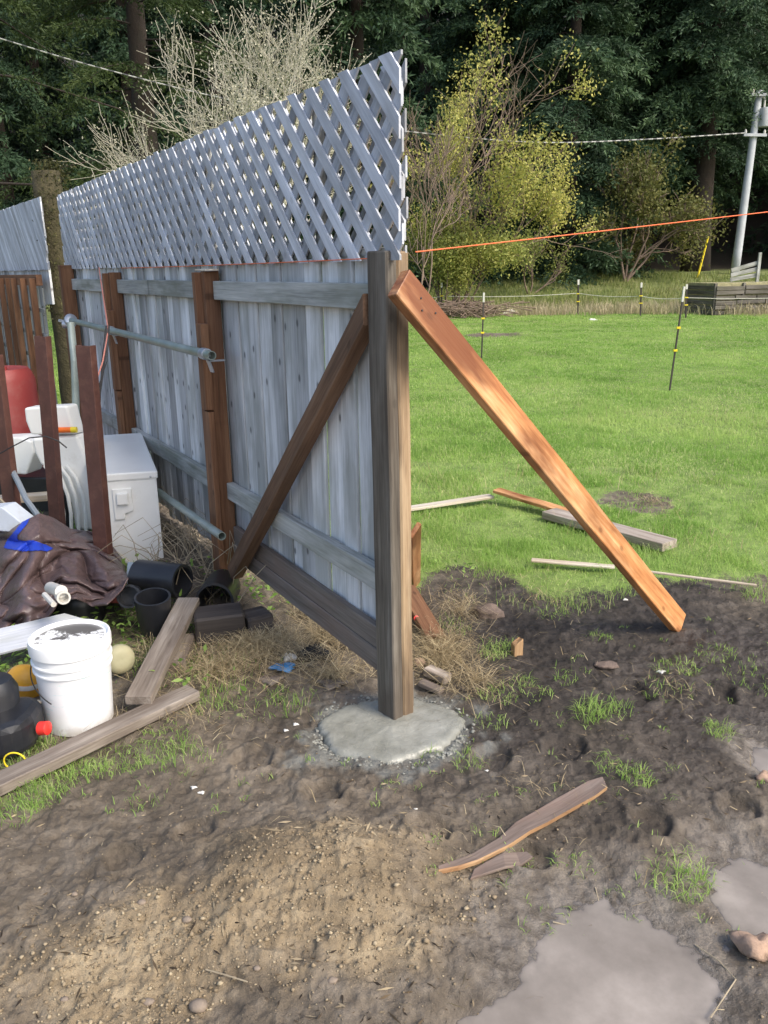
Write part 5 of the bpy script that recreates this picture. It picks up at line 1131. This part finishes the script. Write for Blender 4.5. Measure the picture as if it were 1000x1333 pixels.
# pallet bin
def pallets():
    Y = 27.5; bl = P(930, 408, Y); br_ = P(1100, 408, Y+1.2); root = thing('pallet_bin', (bl[0], bl[1], 0), 'dark stacked-slat timber bin at the right edge of the field', 'bin')
    z0 = float(macro(np.array(bl[0]), np.array(bl[1]))); d = nrm((br_-bl)*[1, 1, 0]); H = 1.0; n_ = np.array([d[1], -d[0], 0]); rr = random.Random(4); L = 4.2
    mb = MB()
    for k in range(6):
        z = z0+.08+k*.155; x = 0.
        while x < L:
            ll = rr.uniform(.7, 1.1); mb.beam(bl*[1, 1, 0]+d*x+ZZ*(z+rr.uniform(-.015, .015)), bl*[1, 1, 0]+d*(x+ll-.04)+ZZ*(z+rr.uniform(-.02, .02)), .05, .12, up=ZZ, rnd=rr); x += ll
    mb.build('front_slats', M['dark2'], root)
    mb = MB()
    for k in range(6): z = z0+.08+k*.155; mb.beam(bl*[1, 1, 0]-n_*.05+ZZ*z, bl*[1, 1, 0]-n_*1.6+ZZ*z, .05, .12, up=ZZ, rnd=rr)
    mb.build('side_slats', M['dark2'], root)
    for x in (.0, 1.05, 2.1, 3.2, 4.2): MB().beam(bl*[1, 1, 0]+d*x-n_*.07+ZZ*z0, bl*[1, 1, 0]+d*x-n_*.07+ZZ*(z0+H), .09, .09, up=n_, rnd=rr).build('post', M['dark2'], root)
    mb = MB().prism([bl*[1, 1, 0]-n_*.10+ZZ*z0, bl*[1, 1, 0]+d*L-n_*.10+ZZ*z0, bl*[1, 1, 0]+d*L-n_*1.6+ZZ*z0, bl*[1, 1, 0]-n_*1.6+ZZ*z0], ZZ*(H+.0)); mb.build('straw_fill', plain('straw_fill', (.34, .31, .17), .95, .25, (.15, .13, .07), .6, 6, .05), root)
    mb = MB()
    for k in range(3): mb.beam(P(950, 372-k*0, Y+1.6)*[1, 1, 0]+ZZ*(z0+H+.08+k*.15), P(986, 352, Y+1.6)*[1, 1, 0]+ZZ*(z0+H+.22+k*.2), .05, .13, up=ZZ, rnd=rr)
    mb.beam(P(988, 345, Y+1.55)*[1, 1, 0]+ZZ*z0, P(988, 345, Y+1.55)*[1, 1, 0]+ZZ*(z0+H+.95), .09, .09, up=(0, -1, 0), rnd=rr)
    mb.build('back_board', M['rail'], root)
M['dark2'] = wood('old_pallet', (.06, .05, .042), (.12, .105, .09), (.21, .19, .165), stain=(.05, .05, .03), stain_amt=.5, knots=0)
pallets()
def upole():
    Y = 40; b = P(957, 350, Y); t = P(989, 118, Y); b[2] = float(macro(np.array(b[0]), np.array(b[1])))-.1; d = nrm(t-b); L = np.linalg.norm(t-b)
    root = thing('utility_pole', b, 'pale grey leaning utility pole with transformer at the right edge', 'utility pole')
    MB().tube([b+d*L*q for q in np.linspace(0, 1, 8)], [.20-.06*q for q in np.linspace(0, 1, 8)], 16).build('pole', M['pole'], root, smooth='all')
    for (px0, px1, py) in ((968, 998, 175.5), (978, 1003, 123)):
        a = P(px0, py, Y-.2); c = P(px1, py+.5, Y-.2); MB().beam(a, c, .10, .12, up=ZZ).build('crossarm', M['pole'], root)
        for q in (.08, .9): MB().lathe([(.05, 0), (.06, .08), (.03, .16), (.0, .18)], 8, a+(c-a)*q+ZZ*.06).build('insulator', M['pvc'], root, smooth=True)
    c = P(996, 152, Y-.1); MB().lathe([(.0, -.40), (.24, -.40), (.26, -.3), (.26, .3), (.24, .36), (0, .40)], 18, c).build('transformer', M['pole'], root, smooth=True)
    MB().tube([P(995, 140, Y-.1), P(996, 128, Y-.1), P(993, 126, Y-.1)], .04, 6).build('bushing', M['pvc'], root)
    b2 = P(909, 352, 39); t2_ = P(922, 308, 39); b2[2] = float(macro(np.array(b2[0]), np.array(b2[1])))
    # twisted overhead cable
    mt, n, bs = newmat('twisted_cable'); gc = attr(n, 'gc').outputs['Vector']; sp = N(n, 'ShaderNodeSeparateXYZ'); n.links.new(gc, sp.inputs[0])
    w_ = mth(n, 'GREATER_THAN', mth(n, 'SINE', mth(n, 'MULTIPLY', sp.outputs[0], 13.)), -.2); n.links.new(mix(n, w_, (.10, .10, .10), (.42, .42, .40)), bs.inputs['Base Color']); bs.inputs['Roughness'].default_value = .5
    pts = [P(-120, 12, 10), P(0, 50, 12.), P(140, 91, 16), P(300, 130, 20), P(480, 165, 26), P(690, 185, 33), P(830, 182, 37), P(972, 173, 39.8)]
    f = []; 
    for i in range(len(pts)-1):
        p0, p1, p2, p3 = pts[max(0, i-1)], pts[i], pts[i+1], pts[min(len(pts)-1, i+2)]
        for q in np.linspace(0, 1, 8, endpoint=False): f.append(.5*((2*p1)+(-p0+p2)*q+(2*p0-5*p1+4*p2-p3)*q*q+(-p0+3*p1-3*p2+p3)*q**3))
    f.append(pts[-1]); tag(MB().tube(f, [.0009*p[1]*.75 for p in f], 6).build('overhead_cable', mt), 'twisted overhead cable running from the utility pole to the upper left', 'cable')
    tag(MB().tube([b2, t2_], .045, 6).build('yellow_marker', M['yelp']), 'slanting yellow guy-wire marker left of the utility pole', 'marker')
upole()
